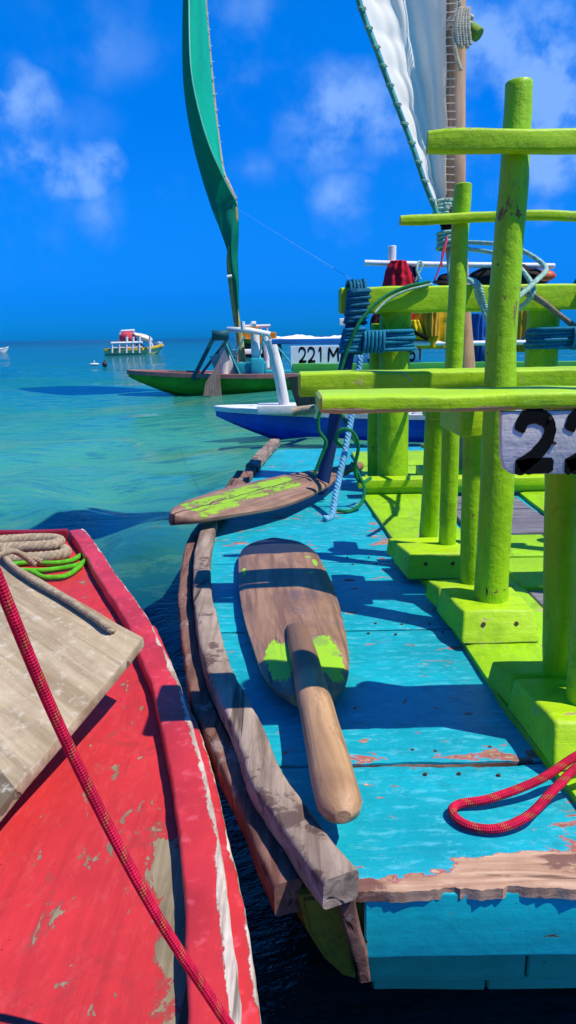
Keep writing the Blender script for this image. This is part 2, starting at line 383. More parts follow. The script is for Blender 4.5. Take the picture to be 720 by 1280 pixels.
def beam(bm, a, b, w, h, c=.006, amp=.0015, freq=7, seed=0, seg=.03, up=Vector((0, 0, 1)), scale=None, chamf=True):
    """a squared timber from a to b (w across, h along up), slightly irregular"""
    a = Vector(a); b = Vector(b); n = max(4, int((b-a).length/seg)); d = (b-a)/n
    pts = [a+d*i for i in range(n+1)]
    if chamf:
        e = (b-a).normalized()*c*.6; pts = [a]+[a+e]+pts[1:-1]+[b-e]+[b]
    N = len(pts)
    def sc(u):
        i = round(u*(N-1)); base = scale(u) if scale else 1
        if chamf and i in (0, N-1): return (base*(1-1.2*c/w), base*(1-1.2*c/h))
        return base
    sub = len(bm.verts)
    sweep(bm, pts, rrect(w, h, c), sc, up=up)
    bm.verts.ensure_lookup_table()
    wobble(bm, amp, freq, seed, bm.verts[sub:], amp*.4)
def post(bm, pts, r, n=18, scale=None, seed=0, amp=.0035):
    p = smoothpts(pts, 10) if len(pts) > 2 else [Vector(pts[0]).lerp(Vector(pts[1]), i/24) for i in range(25)]
    N = len(p)
    top = p[-1]+(p[-1]-p[-2]).normalized()*r*.10
    p = p[:-1]+[p[-1], top]
    def sc(u):
        i = round(u*N); k = scale(u) if scale else 1
        return k*(.90 if i == N else 1)
    s0 = len(bm.verts); sweep(bm, p, circ(r, n), sc, up=None); bm.verts.ensure_lookup_table()
    wobble(bm, amp*1.25, 5, seed, bm.verts[s0:], amp*.45)
def rope(bm, pts, r, strands=3, pitch=.05, n=8, smooth=8, seg=None):
    """laid rope: strands wound on a helix"""
    P = smoothpts(pts, smooth)
    L = [0]
    for i in range(1, len(P)): L.append(L[-1]+(P[i]-P[i-1]).length)
    seg = seg or pitch/9; N = max(4, int(L[-1]/seg)); Q = []; j = 0
    for k in range(N+1):
        s = L[-1]*k/N
        while j < len(L)-2 and L[j+1] < s: j += 1
        u = (s-L[j])/max(1e-9, L[j+1]-L[j]); Q.append(P[j].lerp(P[j+1], u))
    fr = []; prev = None
    for i in range(N+1):
        d = (Q[min(i+1, N)]-Q[max(i-1, 0)]).normalized()
        if prev is None: a = Vector((0, 0, 1)) if abs(d.z) < .9 else Vector((1, 0, 0)); s = d.cross(a).normalized()
        else: s = (prev-d*prev.dot(d)).normalized()
        prev = s; fr.append((s, s.cross(d)))
    for q in range(strands):
        hp = []
        for i in range(N+1):
            a = 2*math.pi*(L[-1]*i/N/pitch+q/strands); hp.append(Q[i]+(fr[i][0]*math.cos(a)+fr[i][1]*math.sin(a))*r*.5)
        tube(bm, hp, r*.56, n)
def lash(bm, c, ax, e1, e2, a, b, r, turns, step, seed=0):
    """rope wound round a bundle: ellipse a x b in plane e1,e2, advancing along ax"""
    c = Vector(c); ax = Vector(ax).normalized(); e1 = Vector(e1).normalized(); e2 = Vector(e2).normalized(); pts = []
    for i in range(int(turns*28)+1):
        th = 2*math.pi*i/28; j = 1+.04*math.sin(i*.37+seed)
        p = 3.2; cs, sn = math.cos(th), math.sin(th); k = (abs(cs)**p+abs(sn)**p)**(-1/p)
        pts.append(c+ax*(i/28-turns/2)*step+(e1*a*cs+e2*b*sn)*k*j)
    tube(bm, pts, r, 7)
def prism(bm, outline, z0, z1, bev=.006, cuts=0):
    vs = [bm.verts.new((x, y, z0)) for x, y in outline]; f = bm.faces.new(vs)
    r = bmesh.ops.extrude_face_region(bm, geom=[f]); nv = [g_ for g_ in r['geom'] if isinstance(g_, bmesh.types.BMVert)]
    for v in nv: v.co.z = z1
    if bev: bmesh.ops.bevel(bm, geom=list(bm.edges), offset=bev, segments=2, affect='EDGES', profile=.6)
def box(bm, c, s, bev=.004, rot=None):
    b2 = BM(); bmesh.ops.create_cube(b2, size=1)
    for v in b2.verts: v.co = Vector((v.co.x*s[0], v.co.y*s[1], v.co.z*s[2]))
    if bev: bmesh.ops.bevel(b2, geom=list(b2.edges), offset=bev, segments=2, affect='EDGES', profile=.6)
    mm = Matrix.Translation(Vector(c)) @ (rot.to_4x4() if rot else Matrix.Identity(4))
    b2.transform(mm); me = bpy.data.meshes.new('t'); b2.to_mesh(me); b2.free(); bm.from_mesh(me); bpy.data.meshes.remove(me)
def stroke(bm, pts, wd, fn, seed=0, n=6, ragged=.12):
    """brushed paint stroke with thickness; fn maps (x, y, out) to world"""
    P = smoothpts([(p[0], p[1], 0) for p in pts], n); N = len(P); rows = []
    for i in range(N):
        d = (P[min(i+1, N-1)]-P[max(i-1, 0)]).normalized(); nn = Vector((-d.y, d.x, 0))
        ends = min(1, (min(i, N-1-i)+.8)/2.2)**.5
        k1 = wd/2*ends*(1+ragged*mn.noise(Vector((i*.9, seed, 0)))); k2 = wd/2*ends*(1+ragged*mn.noise(Vector((i*.9, seed+9, 0))))
        a = P[i]+nn*k1; b = P[i]-nn*k2; rows.append((a, b))
    lo = [(bm.verts.new(fn(a.x, a.y, 0)), bm.verts.new(fn(b.x, b.y, 0))) for a, b in rows]
    hi = [(bm.verts.new(fn(a.x, a.y, 1)), bm.verts.new(fn(b.x, b.y, 1))) for a, b in rows]
    for i in range(N-1):
        bm.faces.new((hi[i][0], hi[i+1][0], hi[i+1][1], hi[i][1]))
        bm.faces.new((lo[i][0], lo[i+1][0], hi[i+1][0], hi[i][0])); bm.faces.new((lo[i][1], hi[i][1], hi[i+1][1], lo[i+1][1]))
    for i in (0, N-1): bm.faces.new((lo[i][0], lo[i][1], hi[i][1], hi[i][0]))
GLYPH = {'2': [[(.04, .70), (.14, .93), (.42, 1.0), (.74, .90), (.84, .68), (.68, .42), (.34, .16), (.06, .03), (.5, .05), (.98, .06)]],
         '1': [[(.25, .72), (.5, 1.0), (.52, .0)]],
         'M': [[(.02, 0), (.08, 1)], [(.08, 1), (.5, .35)], [(.5, .35), (.92, 1)], [(.92, 1), (.98, 0)]],
         '3': [[(.1, .88), (.4, 1), (.78, .86), (.7, .6), (.35, .54), (.75, .45), (.88, .2), (.5, 0), (.08, .12)]],
         '0': [[(.5, 1), (.1, .75), (.08, .25), (.5, 0), (.9, .25), (.88, .75), (.5, 1)]],
         '6': [[(.8, .95), (.35, .8), (.08, .35), (.3, .02), (.75, .05), (.88, .35), (.55, .55), (.15, .35)]]}

# ================================================================= SEA
def build_sea():
    N = 470; k = 9.6; u = np.linspace(-1, 1, N); s = 4000*np.sinh(k*u)/math.sinh(k)
    X, Y = np.meshgrid(s, s+3.2); sp = np.sqrt(np.abs(X)**2+36*.02)*.0+np.hypot(X, Y-3.2)*k*2/N+.03
    Zz = np.zeros_like(X); rng = np.random.default_rng(3)
    for i in range(46):
        lam = .16*1.105**i; a = .0125*lam**.75*rng.uniform(.5, 1.1); th = R(200)+rng.normal(0, .62); kx, ky = math.cos(th), math.sin(th)
        fade = np.clip((lam/sp-3)/4, 0, 1)
        ph = 2*math.pi*(kx*X+ky*Y)/lam+rng.uniform(0, 6.28)+.6*np.sin(2*math.pi*(ky*X-kx*Y)/(lam*3.7)+i)
        Zz += a*np.clip(1, 0, 1)*fade*np.sin(ph)*(1 if lam < 1.6 else .5)
    Zz = Zz-.45
    co = np.stack([X, Y, Zz], -1).reshape(-1, 3)
    idx = np.arange(N*N).reshape(N, N); q = np.stack([idx[:-1, :-1], idx[:-1, 1:], idx[1:, 1:], idx[1:, :-1]], -1).reshape(-1, 4)
    me = bpy.data.meshes.new('sea'); me.vertices.add(len(co)); me.vertices.foreach_set('co', co.astype(np.float32).ravel())
    me.loops.add(q.size); me.loops.foreach_set('vertex_index', q.astype(np.int32).ravel())
    me.polygons.add(len(q)); me.polygons.foreach_set('loop_start', np.arange(0, q.size, 4, dtype=np.int32)); me.polygons.foreach_set('loop_total', np.full(len(q), 4, dtype=np.int32))
    me.polygons.foreach_set('use_smooth', np.ones(len(q), dtype=bool)); me.update(); me.validate()
    o = bpy.data.objects.new('sea', me); COL.objects.link(o); o['kind'] = 'structure'
    mt, t, b = material('sea_water'); me.materials.append(mt)
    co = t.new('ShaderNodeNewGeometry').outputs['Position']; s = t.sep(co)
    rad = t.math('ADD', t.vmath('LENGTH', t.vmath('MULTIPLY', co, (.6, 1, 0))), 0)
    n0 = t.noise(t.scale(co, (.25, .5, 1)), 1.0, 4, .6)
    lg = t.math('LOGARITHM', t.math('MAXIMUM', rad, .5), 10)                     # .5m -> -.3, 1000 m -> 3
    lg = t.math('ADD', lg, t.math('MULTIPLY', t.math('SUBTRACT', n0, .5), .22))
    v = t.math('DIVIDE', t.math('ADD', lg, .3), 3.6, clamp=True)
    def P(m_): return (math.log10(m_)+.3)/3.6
    c = t.ramp(v, [(P(1.3), (.006, .045, .040)), (P(2.4), (.003, .040, .055)), (P(3.6), (.003, .065, .085)), (P(5.2), (.035, .25, .17)), (P(7.5), (.06, .33, .18)), (P(13), (.03, .29, .19)),  # nearest stops carry the boats' shade in the water colour
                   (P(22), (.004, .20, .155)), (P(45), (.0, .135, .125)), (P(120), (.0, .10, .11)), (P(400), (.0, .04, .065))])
    sand = t.math('MULTIPLY', t.step(t.noise(t.scale(co, (.35, .8, 1)), 1.1, 5, .6), .5, .66), t.math('MULTIPLY', t.step(s[1], 4.2, 6.5), t.step(s[1], 26, 12)))
    c = t.mix(t.math('MULTIPLY', sand, .42), c, (.16, .30, .09))
    rip = t.noise(t.scale(co, (.5, 1.25, 1)), 4.2, 8, .74, .12)  # ripple light, shade and sky reflection put into colour, with olive bottom tone
    c = t.mix(t.math('MULTIPLY', t.math('MULTIPLY', t.step(rip, .52, .62), t.step(s[1], 2, 6)), .38), c, (.14, .33, .13))
    c = t.mix(t.math('MULTIPLY', t.math('MULTIPLY', t.step(rip, .48, .38), t.step(s[1], 2, 6)), .60), c, (.005, .10, .17))
    weed = t.math('MULTIPLY', t.step(t.noise(t.scale(co, (.05, .13, 1)), 1.0, 4, .6), .54, .66), t.step(s[1], 9, 18))
    c = t.mix(t.math('MULTIPLY', weed, .5), c, (.0, .06, .09))
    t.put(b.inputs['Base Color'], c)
    b.inputs['IOR'].default_value = 1.33; t.put(b.inputs['Specular IOR Level'], t.math('SUBTRACT', .5, t.math('MULTIPLY', t.step(rad, 12, 70), .32)))
    t.put(b.inputs['Roughness'], t.math('ADD', .06, t.math('MULTIPLY', t.step(rad, 20, 200), .18)))
    h1 = t.noise(t.scale(co, (.6, 1.3, 1)), 8, 6, .7, .1); h2 = t.noise(t.scale(co, (.45, 1, 1)), 2.2, 6, .66, .1)
    h = t.math('ADD', t.math('MULTIPLY', h1, .055), t.math('MULTIPLY', h2, .17))
    bp = t.new('ShaderNodeBump'); bp.inputs['Distance'].default_value = 1.0
    t.put(bp.inputs['Strength'], t.math('ADD', .35, t.math('MULTIPLY', t.step(rad, 3, 20), .6)))
    t.put(bp.inputs['Height'], h); t.put(b.inputs['Normal'], bp.outputs[0])
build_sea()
# reef breakers far out
bm = BM()
for (x0, x1, y, hh, sd_) in ((-9, 60, 330, 1.35, 1), (60, 170, 345, 1.0, 5)):
    n = int((x1-x0)/.5); prev = None
    for i in range(n+1):
        x = x0+(x1-x0)*i/n; e = min(1, i/12, (n-i)/12)
        nz = mn.noise(Vector((x*.09, sd_, 0))); h = max(.04, hh*1.25*e*(.6+.7*nz+.22*mn.noise(Vector((x*.5, 3, sd_))))); wd = 2+h*2
        ring = [bm.verts.new((x, y-wd+mn.noise(Vector((x, 7, 0))), -.5)), bm.verts.new((x, y-wd*.4, -.4+h*.7)), bm.verts.new((x+mn.noise(Vector((x*2, 0, 0)))*.3, y, -.4+h)), bm.verts.new((x, y+wd, -.5))]
        if prev:
            for j in range(3): bm.faces.new((prev[j], ring[j], ring[j+1], prev[j+1]))
        prev = ring
fo = obj('breaking_surf', bm, plain('sea_foam', (.85, .87, .88), .9, .06), None, True); fo['kind'] = 'structure'

# ================================================================= MAIN RAFT (blue deck, lime frame)
CX = .92
boat = thing('sailing_raft', 'blue decked wooden sailing raft with lime green posts and benches, nearest on the right', 'boat', (CX, 3.2, -.45))
IN = [(-.105, 5.308), (-.203, 4.496), (-.279, 3.703), (-.331, 3.083), (-.31, 2.599), (-.263, 2.163), (-.201, 1.791), (-.149, 1.56), (-.093, 1.377), (-.05, 1.203), (.003, 1.064), (.063, .94)]
OUT = [(-.291, 4.566), (-.366, 3.409), (-.389, 2.926), (-.34, 2.339), (-.275, 1.936), (-.229, 1.687), (-.2, 1.564), (-.153, 1.412), (-.114, 1.301), (-.064, 1.151), (-.01, .985)]
INs = smoothpts([(x, y, 0) for x, y in IN], 8)
def edge(y):
    for a, b in zip(INs[:-1], INs[1:]):
        if b.y <= y <= a.y: return a.x+(b.x-a.x)*(a.y-y)/max(1e-6, a.y-b.y)
    return INs[0].x+.03 if y > INs[0].y else INs[-1].x
# deck planks (one part, seams between them)
seams = [.962, 1.292, 1.966, 2.62, 3.30, 4.02, 4.75, 5.45]
bm = BM()
for pi in range(len(seams)-1):
    y0, y1 = seams[pi]+.004, seams[pi+1]-.003
    near = pi < 3; nx = 220 if pi == 0 else (130 if near else 50); ny = 46 if pi == 0 else (34 if near else 12)
    grid = []
    for j in range(ny+1):
        v = j/ny; row = []
        for i in range(nx+1):
            u = i/nx; y = y0+(y1-y0)*v
            xl = edge(min(max(y, .95), 5.3)); xr = 2*CX-xl; x = xl+(xr-xl)*u
            rag0 = .006*mn.noise(Vector((x*9, pi, 1)))+.003*mn.noise(Vector((x*40, pi, 2)))
            rag1 = .005*mn.noise(Vector((x*9, pi, 5)))
            if pi == 1: rag0 += .007*max(0, mn.noise(Vector((x*6, 8, 2)))) if x > .05 else 0
            if pi == 0:
                rag0 += .012*mn.noise(Vector((x*4, 3, 2)))+.006*mn.noise(Vector((x*23, 3, 7)))+.004*mn.noise(Vector((x*95, 3, 7)))+.012*max(0, mn.noise(Vector((x*11, 6, 6)))-.15)
                if x > .05: rag1 -= (.011*max(0, mn.noise(Vector((x*7, 3, 9)))+.35)+.004*mn.noise(Vector((x*55, 3, 9))))*min(1, max(.15, (x-.12)/.08))
            y += rag0*(1-v)**6+rag1*v**6
            z = .0025*mn.noise(Vector((x*1.6, y*5, pi)))+.0008*mn.noise(Vector((x*8, y*22, pi)))
            e_ = min(v, 1-v)*(y1-y0); z -= .004*math.exp(-e_/.006)
            if pi == 0:           # hollowed, split front arris
                d = v*(y1-y0); wrn = max(0, .035+.02*mn.noise(Vector((x*7, 1, 1)))+.03*min(1, max(0, (x-.3)/.3))-d)
                z -= wrn*.13+.004*abs(mn.noise(Vector((x*3, y*90, 4))))*(1 if wrn > 0 else 0)
            row.append(bm.verts.new((x, y, z)))
        grid.append(row)
    for j in range(ny):
        for i in range(nx): bm.faces.new((grid[j][i], grid[j][i+1], grid[j+1][i+1], grid[j+1][i]))
    for row in (grid[0], grid[-1]):          # plank edges going down
        lo = [bm.verts.new((v.co.x, v.co.y, v.co.z-(.018 if pi == 0 and row is grid[0] else .028))) for v in row]
        for i in range(nx): bm.faces.new((row[i], row[i+1], lo[i+1], lo[i]))
    for cidx in (0, nx):
        hi = [grid[j][cidx] for j in range(ny+1)]; lo = [bm.verts.new((v.co.x, v.co.y, v.co.z-.028)) for v in hi]
        for j in range(ny): bm.faces.new((hi[j], hi[j+1], lo[j+1], lo[j]))
obj('deck', bm, M['deck'], boat, True)
bm = BM(); rn = random.Random(5)
for y in (1.245, 1.335, 1.93, 2.0, 2.58, 2.66):
    for x in (.10, .235, .30, .40, 1.38, 1.62):
        if x < edge(y)+.06: continue
        bmesh.ops.create_cone(bm, segments=9, radius1=.0042, radius2=.0036, depth=.0022, cap_ends=True, matrix=Matrix.Translation((x+rn.uniform(-.02, .02), y+rn.uniform(-.008, .008), .0012)))
obj('nail_head', bm, M['nail'], boat)
# hull body under the deck
bm = BM(); rings = []
for k_ in range(25):
    y = .985+(5.42-.985)*k_/24; xl = edge(min(max(y, .95), 5.3))-.0; hw = CX-xl
    rake = .35*max(0, 1-k_/5)
    zb = -.60+ .30*max(0, 1-k_/7)**1.0+.15*max(0, (k_-18)/6)
    prof = [(-hw+.012, -.034), (-hw+.02, -.12), (-hw+.05+.1*rake, -.24), (-hw+.16, max(zb, -.6)+.02), (hw-.16, max(zb, -.6)+.02), (hw-.05-.1*rake, -.24), (hw-.02, -.12), (hw-.012, -.034)]
    rings.append([bm.verts.new((CX+a, y+(.0 if z > -.2 else .12*rake*3), z)) for a, z in prof])
for a, b in zip(rings[:-1], rings[1:]):
    for j in range(8): bm.faces.new((a[j], b[j], b[(j+1) % 8], a[(j+1) % 8]))
bm.faces.new(rings[0]); bm.faces.new(rings[-1])
obj('hull', bm, M['olive'], boat)
# stern boards
bm = BM()
xl = .105; xr = 2*CX-xl
beam(bm, (xl, .982, -.076), (xr, .982, -.076), .030, .116, c=.005, amp=.0016, seed=4, seg=.02)
obj('transom', bm, M['transom'], boat, True)
bm = BM()
beam(bm, (xl+.004, 1.000, -.166), (.36, 1.000, -.168), .03, .056, c=.004, amp=.0016, seed=6)
beam(bm, (.364, 1.001, -.166), (xr-.004, 1.001, -.168), .03, .056, c=.004, amp=.0012, seed=7)
beam(bm, (xl+.016, 1.006, -.205), (.30, 1.006, -.210), .03, .020, c=.004, amp=.0016, seed=8)
beam(bm, (.304, 1.006, -.207), (xr-.01, 1.006, -.210), .03, .026, c=.004, amp=.0012, seed=9)
obj('lower_stern_board', bm, M['under'], boat, True)
# quarter of the hull below the rails
for mir in (False, True):
    Q = lambda px, py, d: (lambda p: Vector((2*CX-p.x if mir else p.x, p.y, p.z)))(at(px, py, d))
    bm = BM(); fr_ = [(380, 1122), (428, 1116), (440, 1150), (452, 1226), (436, 1222), (412, 1200), (390, 1165)]
    rings = []
    for k_ in range(10):
        d = .972+.16*k_; dx = edge(max(d, .96))-edge(.96)+.05*k_/9
        rings.append([bm.verts.new(Q(x, y, .972)+Vector(((-dx if mir else dx), d-.972, -.01*k_))) for x, y in fr_])
    bm.faces.new(rings[0]); bm.faces.new(rings[-1])
    for a_, b_ in zip(rings[:-1], rings[1:]):
        for q in range(7): bm.faces.new((a_[q], b_[q], b_[(q+1) % 7], a_[(q+1) % 7]))
    bmesh.ops.bevel(bm, geom=[e for e in bm.edges if all(v in rings[0] for v in e.verts)], offset=.006, segments=2, affect='EDGES')
    obj('hull_quarter', bm, M['olive'], boat, True)
    bm = BM(); sweep(bm, smoothpts([Q(431, 1112, .962), Q(438, 1150, .962), Q(450, 1190, .962), Q(456, 1222, .962)], 5), rrect(.026, .03, .005), lambda u: 1-.3*u, up=Vector((0, -1, 0))); wobble(bm, .002, 30, 3)
    obj('corner_strip', bm, M['rail2'], boat, True)
# rails (both sides): pieces
def rail(points, w_, h_, name, mat, seed, mirror=False, z=.025, c=.009):
    P = [(2*CX-x if mirror else x, y, zz) for x, y, zz in points]; P = smoothpts(P, 14)
    bm = BM(); N = len(P)
    sweep(bm, P, rrect(w_, h_, c, 3), lambda u: 1+.05*mn.noise(Vector((u*6, seed, 0))))
    wobble(bm, .004, 7, seed, None, .0018)
    me = obj(name, bm, mat, boat, True)
    return me
zi = .024
a = [(x, y, zi) for x, y in IN]
far_piece = [(-.085, 5.55, zi+.01)]+[(-.165, 4.9, zi+.01), (-.21, 4.45, zi+.008)]
mid_piece = [(-.215, 4.43, zi-.004), (-.28, 3.70, zi-.004), (-.325, 3.15, zi-.006)]
near_piece = [(-.333, 3.14, zi+.002)]+[(x, y, zi) for x, y in IN[4:-1]]+[(.067, .930, zi-.002)]
for mir in (False, True):
    rail(far_piece, .075, .05, 'rail', M['rail'], 1+mir, mir)
    rail(mid_piece, .06, .045, 'rail', M['rail2'], 3+mir, mir)
    rail(near_piece, .059, .050, 'rail', M['rail'], 5+mir, mir)
    rail([(x, y, -.030 if y > 1.5 else -.034) for x, y in OUT], .046, .058, 'rub_rail', M['rail2'], 7+mir, mir)
# runners: long lime boards the feet stand on (mirrored pair), shade-tinted lavender boards between them
RUN = [(.366, 3.95), (.405, 3.0), (.436, 2.35), (.462, 1.45), (.488, 1.155), (.50, .99)]
def rx(y):
    for (xa, ya), (xb, yb) in zip(RUN[:-1], RUN[1:]):
        if yb <= y <= ya: return xa+(xb-xa)*(ya-y)/(ya-yb)
    return RUN[0][0]
for mir in (0, 1):
    bm = BM(); nx, ny = 14, 90; g_ = []
    for j in range(ny+1):
        y = 1.0+(3.70-1.0)*j/ny; row = []
        for i in range(nx+1):
            x = rx(y)+.30*i/nx; x = 2*CX-x if mir else x
            row.append(bm.verts.new((x+(.003*mn.noise(Vector((0, y*9, 3))) if i == 0 else 0), y, .020+.0012*mn.noise(Vector((x*6, y*6, 0)))-(.004 if i in (0, nx) else 0))))
        g_.append(row)
    for j in range(ny):
        for i in range(nx): bm.faces.new((g_[j][i], g_[j][i+1], g_[j+1][i+1], g_[j+1][i]))
    for ci in (0, nx):
        lo = [bm.verts.new((g_[j][ci].co.x, g_[j][ci].co.y, .0)) for j in range(ny+1)]
        for j in range(ny): bm.faces.new((g_[j][ci], g_[j+1][ci], lo[j+1], lo[j]))
    for rw in (g_[0], g_[-1]):
        lo = [bm.verts.new((v.co.x, v.co.y, .0)) for v in rw]
        for j in range(nx): bm.faces.new((rw[j], rw[j+1], lo[j+1], lo[j]))
    obj('runner', bm, M['limeY'], boat, True)
bm = BM()
for k_, (y0, y1) in enumerate([(1.1, 1.42), (1.45, 1.80), (1.84, 2.2), (2.9, 3.3), (3.33, 3.6)]):
    beam(bm, (.735, (y0+y1)/2, .012), (2*CX-.735, (y0+y1)/2, .012), y1-y0, .022, amp=.001, seed=k_, seg=.1)
obj('bottom_board', bm, M['lavender'], boat, True)
bm = BM()
for k_, (y0, y1) in enumerate([(2.24, 2.55), (2.58, 2.86), (3.98, 4.5), (4.54, 5.1)]):
    x0 = .735 if y0 < 3.5 else .44
    beam(bm, (x0, (y0+y1)/2, .012), (2*CX-x0, (y0+y1)/2, .012), y1-y0, .022, amp=.001, seed=k_+9, seg=.1)
obj('bottom_board', bm, M['limeY'], boat, True)
# foot blocks with canted ends
def block(x0, x1, yf, yb, h=.075, mir=False, seed=0):
    bm = BM(); z0 = .022
    # long side profile in X, canted left end, rear step
    def P(x, y, z): return (2*CX-x if mir else x, y, z)
    vs = [P(x0+.0, yf, z0), P(x1, yf, z0), P(x1, yb, z0), P(x0-.02, yb, z0), P(x0+.012, yf+.045, z0+h), P(x1-.008, yf+.045, z0+h), P(x1-.008, yb-.012, z0+h), P(x0-.012, yb-.012, z0+h)]
    v = [bm.verts.new(p) for p in vs]
    for f in ((0, 1, 5, 4), (1, 2, 6, 5), (2, 3, 7, 6), (3, 0, 4, 7), (4, 5, 6, 7), (3, 2, 1, 0)): bm.faces.new([v[i] for i in f])
    bmesh.ops.bevel(bm, geom=list(bm.edges), offset=.007, segments=3, affect='EDGES', profile=.55)
    bmesh.ops.subdivide_edges(bm, edges=[e for e in bm.edges if e.calc_length() > .05], cuts=5, use_grid_fill=True)
    wobble(bm, .003, 14, seed, None, .001)
    o = obj('foot_block', bm, M['lime'], boat, True)
    bm = BM()
    for fx in (.3, .72):
        p = P(x0+(x1-x0)*fx, yf+.0255, z0+h*.58)
        bmesh.ops.create_cone(bm, segments=10, radius1=.006, radius2=.0055, depth=.006, cap_ends=True, matrix=Matrix.Translation(p) @ Matrix.Rotation(R(62), 4, 'X'))
    obj('bolt_head', bm, M['nail'], o)
rows = [(2.33, 2.62, .385, .595), (1.80, 2.14, .440, .642), (1.22, 1.56, .476, .70)]
for mir in (False, True):
    for k_, (yf, yb, x0, x1) in enumerate(rows):
        block(x0, x1, yf, yb-.10, mir=mir, seed=k_+3*mir)
        block(x0-.012, x1-.03, yb-.105, yb+.02, h=.060, mir=mir, seed=k_+3*mir+10)
# posts
def mpost(pts, r, seed, scale=None, name='post', mat=None, n=18, amp=.0035):
    for mir in (False, True):
        bm = BM(); P = [(2*CX-x if mir else x, y, z) for x, y, z in pts]
        post(bm, P, r, n, scale, seed+mir*20, amp)
        obj(name, bm, mat or M['limeZ'], boat, True)
mpost([(.548, 1.935, .085), (.553, 1.95, .4), (.556, 1.98, .8), (.572, 1.99, 1.2), (.577, 2.0, 1.385)], .045, 1, lambda u: 1.04-.34*u)
mpost([(.542, 2.49, .085), (.548, 2.49, .6), (.556, 2.5, 1.0), (.563, 2.5, 1.245)], .029, 2, lambda u: 1.02-.1*u)
mpost([(.540, 2.12, .07), (.538, 2.13, .3), (.537, 2.15, .620)], .032, 3, lambda u: 1.0)
mpost([(.512, 2.66, .07), (.518, 2.64, .3), (.526, 2.62, .64)], .036, 4, lambda u: .9+.2*u)
mpost([(.566, 1.47, .085), (.553, 1.465, .3), (.535, 1.455, .664)], .031, 5, lambda u: .92+.2*u)
mpost([(.573, 1.345, .085), (.577, 1.34, .7), (.60, 1.33, 1.30)], .036, 6, lambda u: 1.0-.1*u)
# cross bars
def crossbar(xa, y, za, zb, w_, h_, seed, mat=None):
    bm = BM(); n = 30; pts = [(xa+(2*CX-2*xa)*i/n, y+.006*math.sin(i*.5+seed), za+(zb-za)*i/n+.004*math.sin(i*.33+seed)) for i in range(n+1)]
    sweep(bm, pts, rrect(w_, h_, .009, 3), lambda u: (.88, .90) if u < .001 or u > .999 else 1.0); wobble(bm, .003, 9, seed, None, .001)
    return obj('cross_bar', bm, mat or M['lime'], boat, True)
crossbar(.346, 1.935, 1.240, 1.246, .042, .052, 2)
crossbar(.360, 2.455, 1.144, 1.142, .034, .030, 5)
# bench planks and bearers
bm = BM(); beam(bm, (.056, 1.365, .684), (2*CX-.056, 1.385, .684), .165, .030, c=.008, amp=.003, seed=2, seg=.03); bench1 = obj('bench_plank', bm, M['bench'], boat, True)
bm = BM(); beam(bm, (.036, 2.165, .668), (2*CX-.036, 2.165, .668), .13, .064, c=.009, amp=.003, seed=3, seg=.03); obj('bench_plank', bm, M['lime'], boat, True)
for mir in (False, True):
    X = lambda x: 2*CX-x if mir else x
    bm = BM(); beam(bm, (X(.503), 2.04, .575), (X(.503), 2.32, .575), .062, .108, c=.008, amp=.002, seed=5); obj('bearer', bm, M['lime'], boat, True)
    bm = BM(); beam(bm, (X(.517), 2.585, .560), (X(.517), 2.75, .560), .045, .10, c=.007, amp=.002, seed=7); obj('bearer', bm, M['lime'], boat, True)
# numbered board under the near bench
sign_bm = BM(); x0, x1, z0, z1 = .368, 2*CX-.368, .556, .6675; ys = 1.291
ol = [(x0, z1), (x0+.004, z0+.035), (x0+.010, z0+.012), (x0+.024, z0+.002), (x0+.3, z0-.002), (x1-.024, z0+.001), (x1-.006, z0+.014), (x1, z1)]
prism(sign_bm, ol, 0, .018, .003)
for v in sign_bm.verts: x, y, z = v.co; v.co = Vector((x, ys+z, y))
mt = paint('whitewashed_board', (.74, .68, .58), 'X', chips=.30, under=((.30, .22, .16), (.50, .40, .30)), primer=(.60, .52, .42), var=.15, bump=.7, dirt=((.42, .34, .26), .5), edge=.4)
sign = obj('number_board', sign_bm, mt, boat, True)
for k_, (gx, sd_) in enumerate(((.398, 1), (.484, 2))):
    bm = BM(); fn = lambda x, y, o_, gx=gx: Vector((gx+x*.066, ys-.0005-.0012*o_, z0+.012+y*.092))
    stroke(bm, GLYPH['2'][0], .30, fn, sd_, 6, .22)
    obj('painted_digit', bm, M['black'], sign)
bm = BM()
for px, pz in ((.462, .612), (.452, .655), (.58, .652)):
    bmesh.ops.create_cone(bm, segments=8, radius1=.0032, radius2=.003, depth=.004, cap_ends=True, matrix=Matrix.Translation((px, ys-.002, pz)) @ Matrix.Rotation(R(90), 4, 'X'))
obj('nail_head', bm, M['nail'], sign)
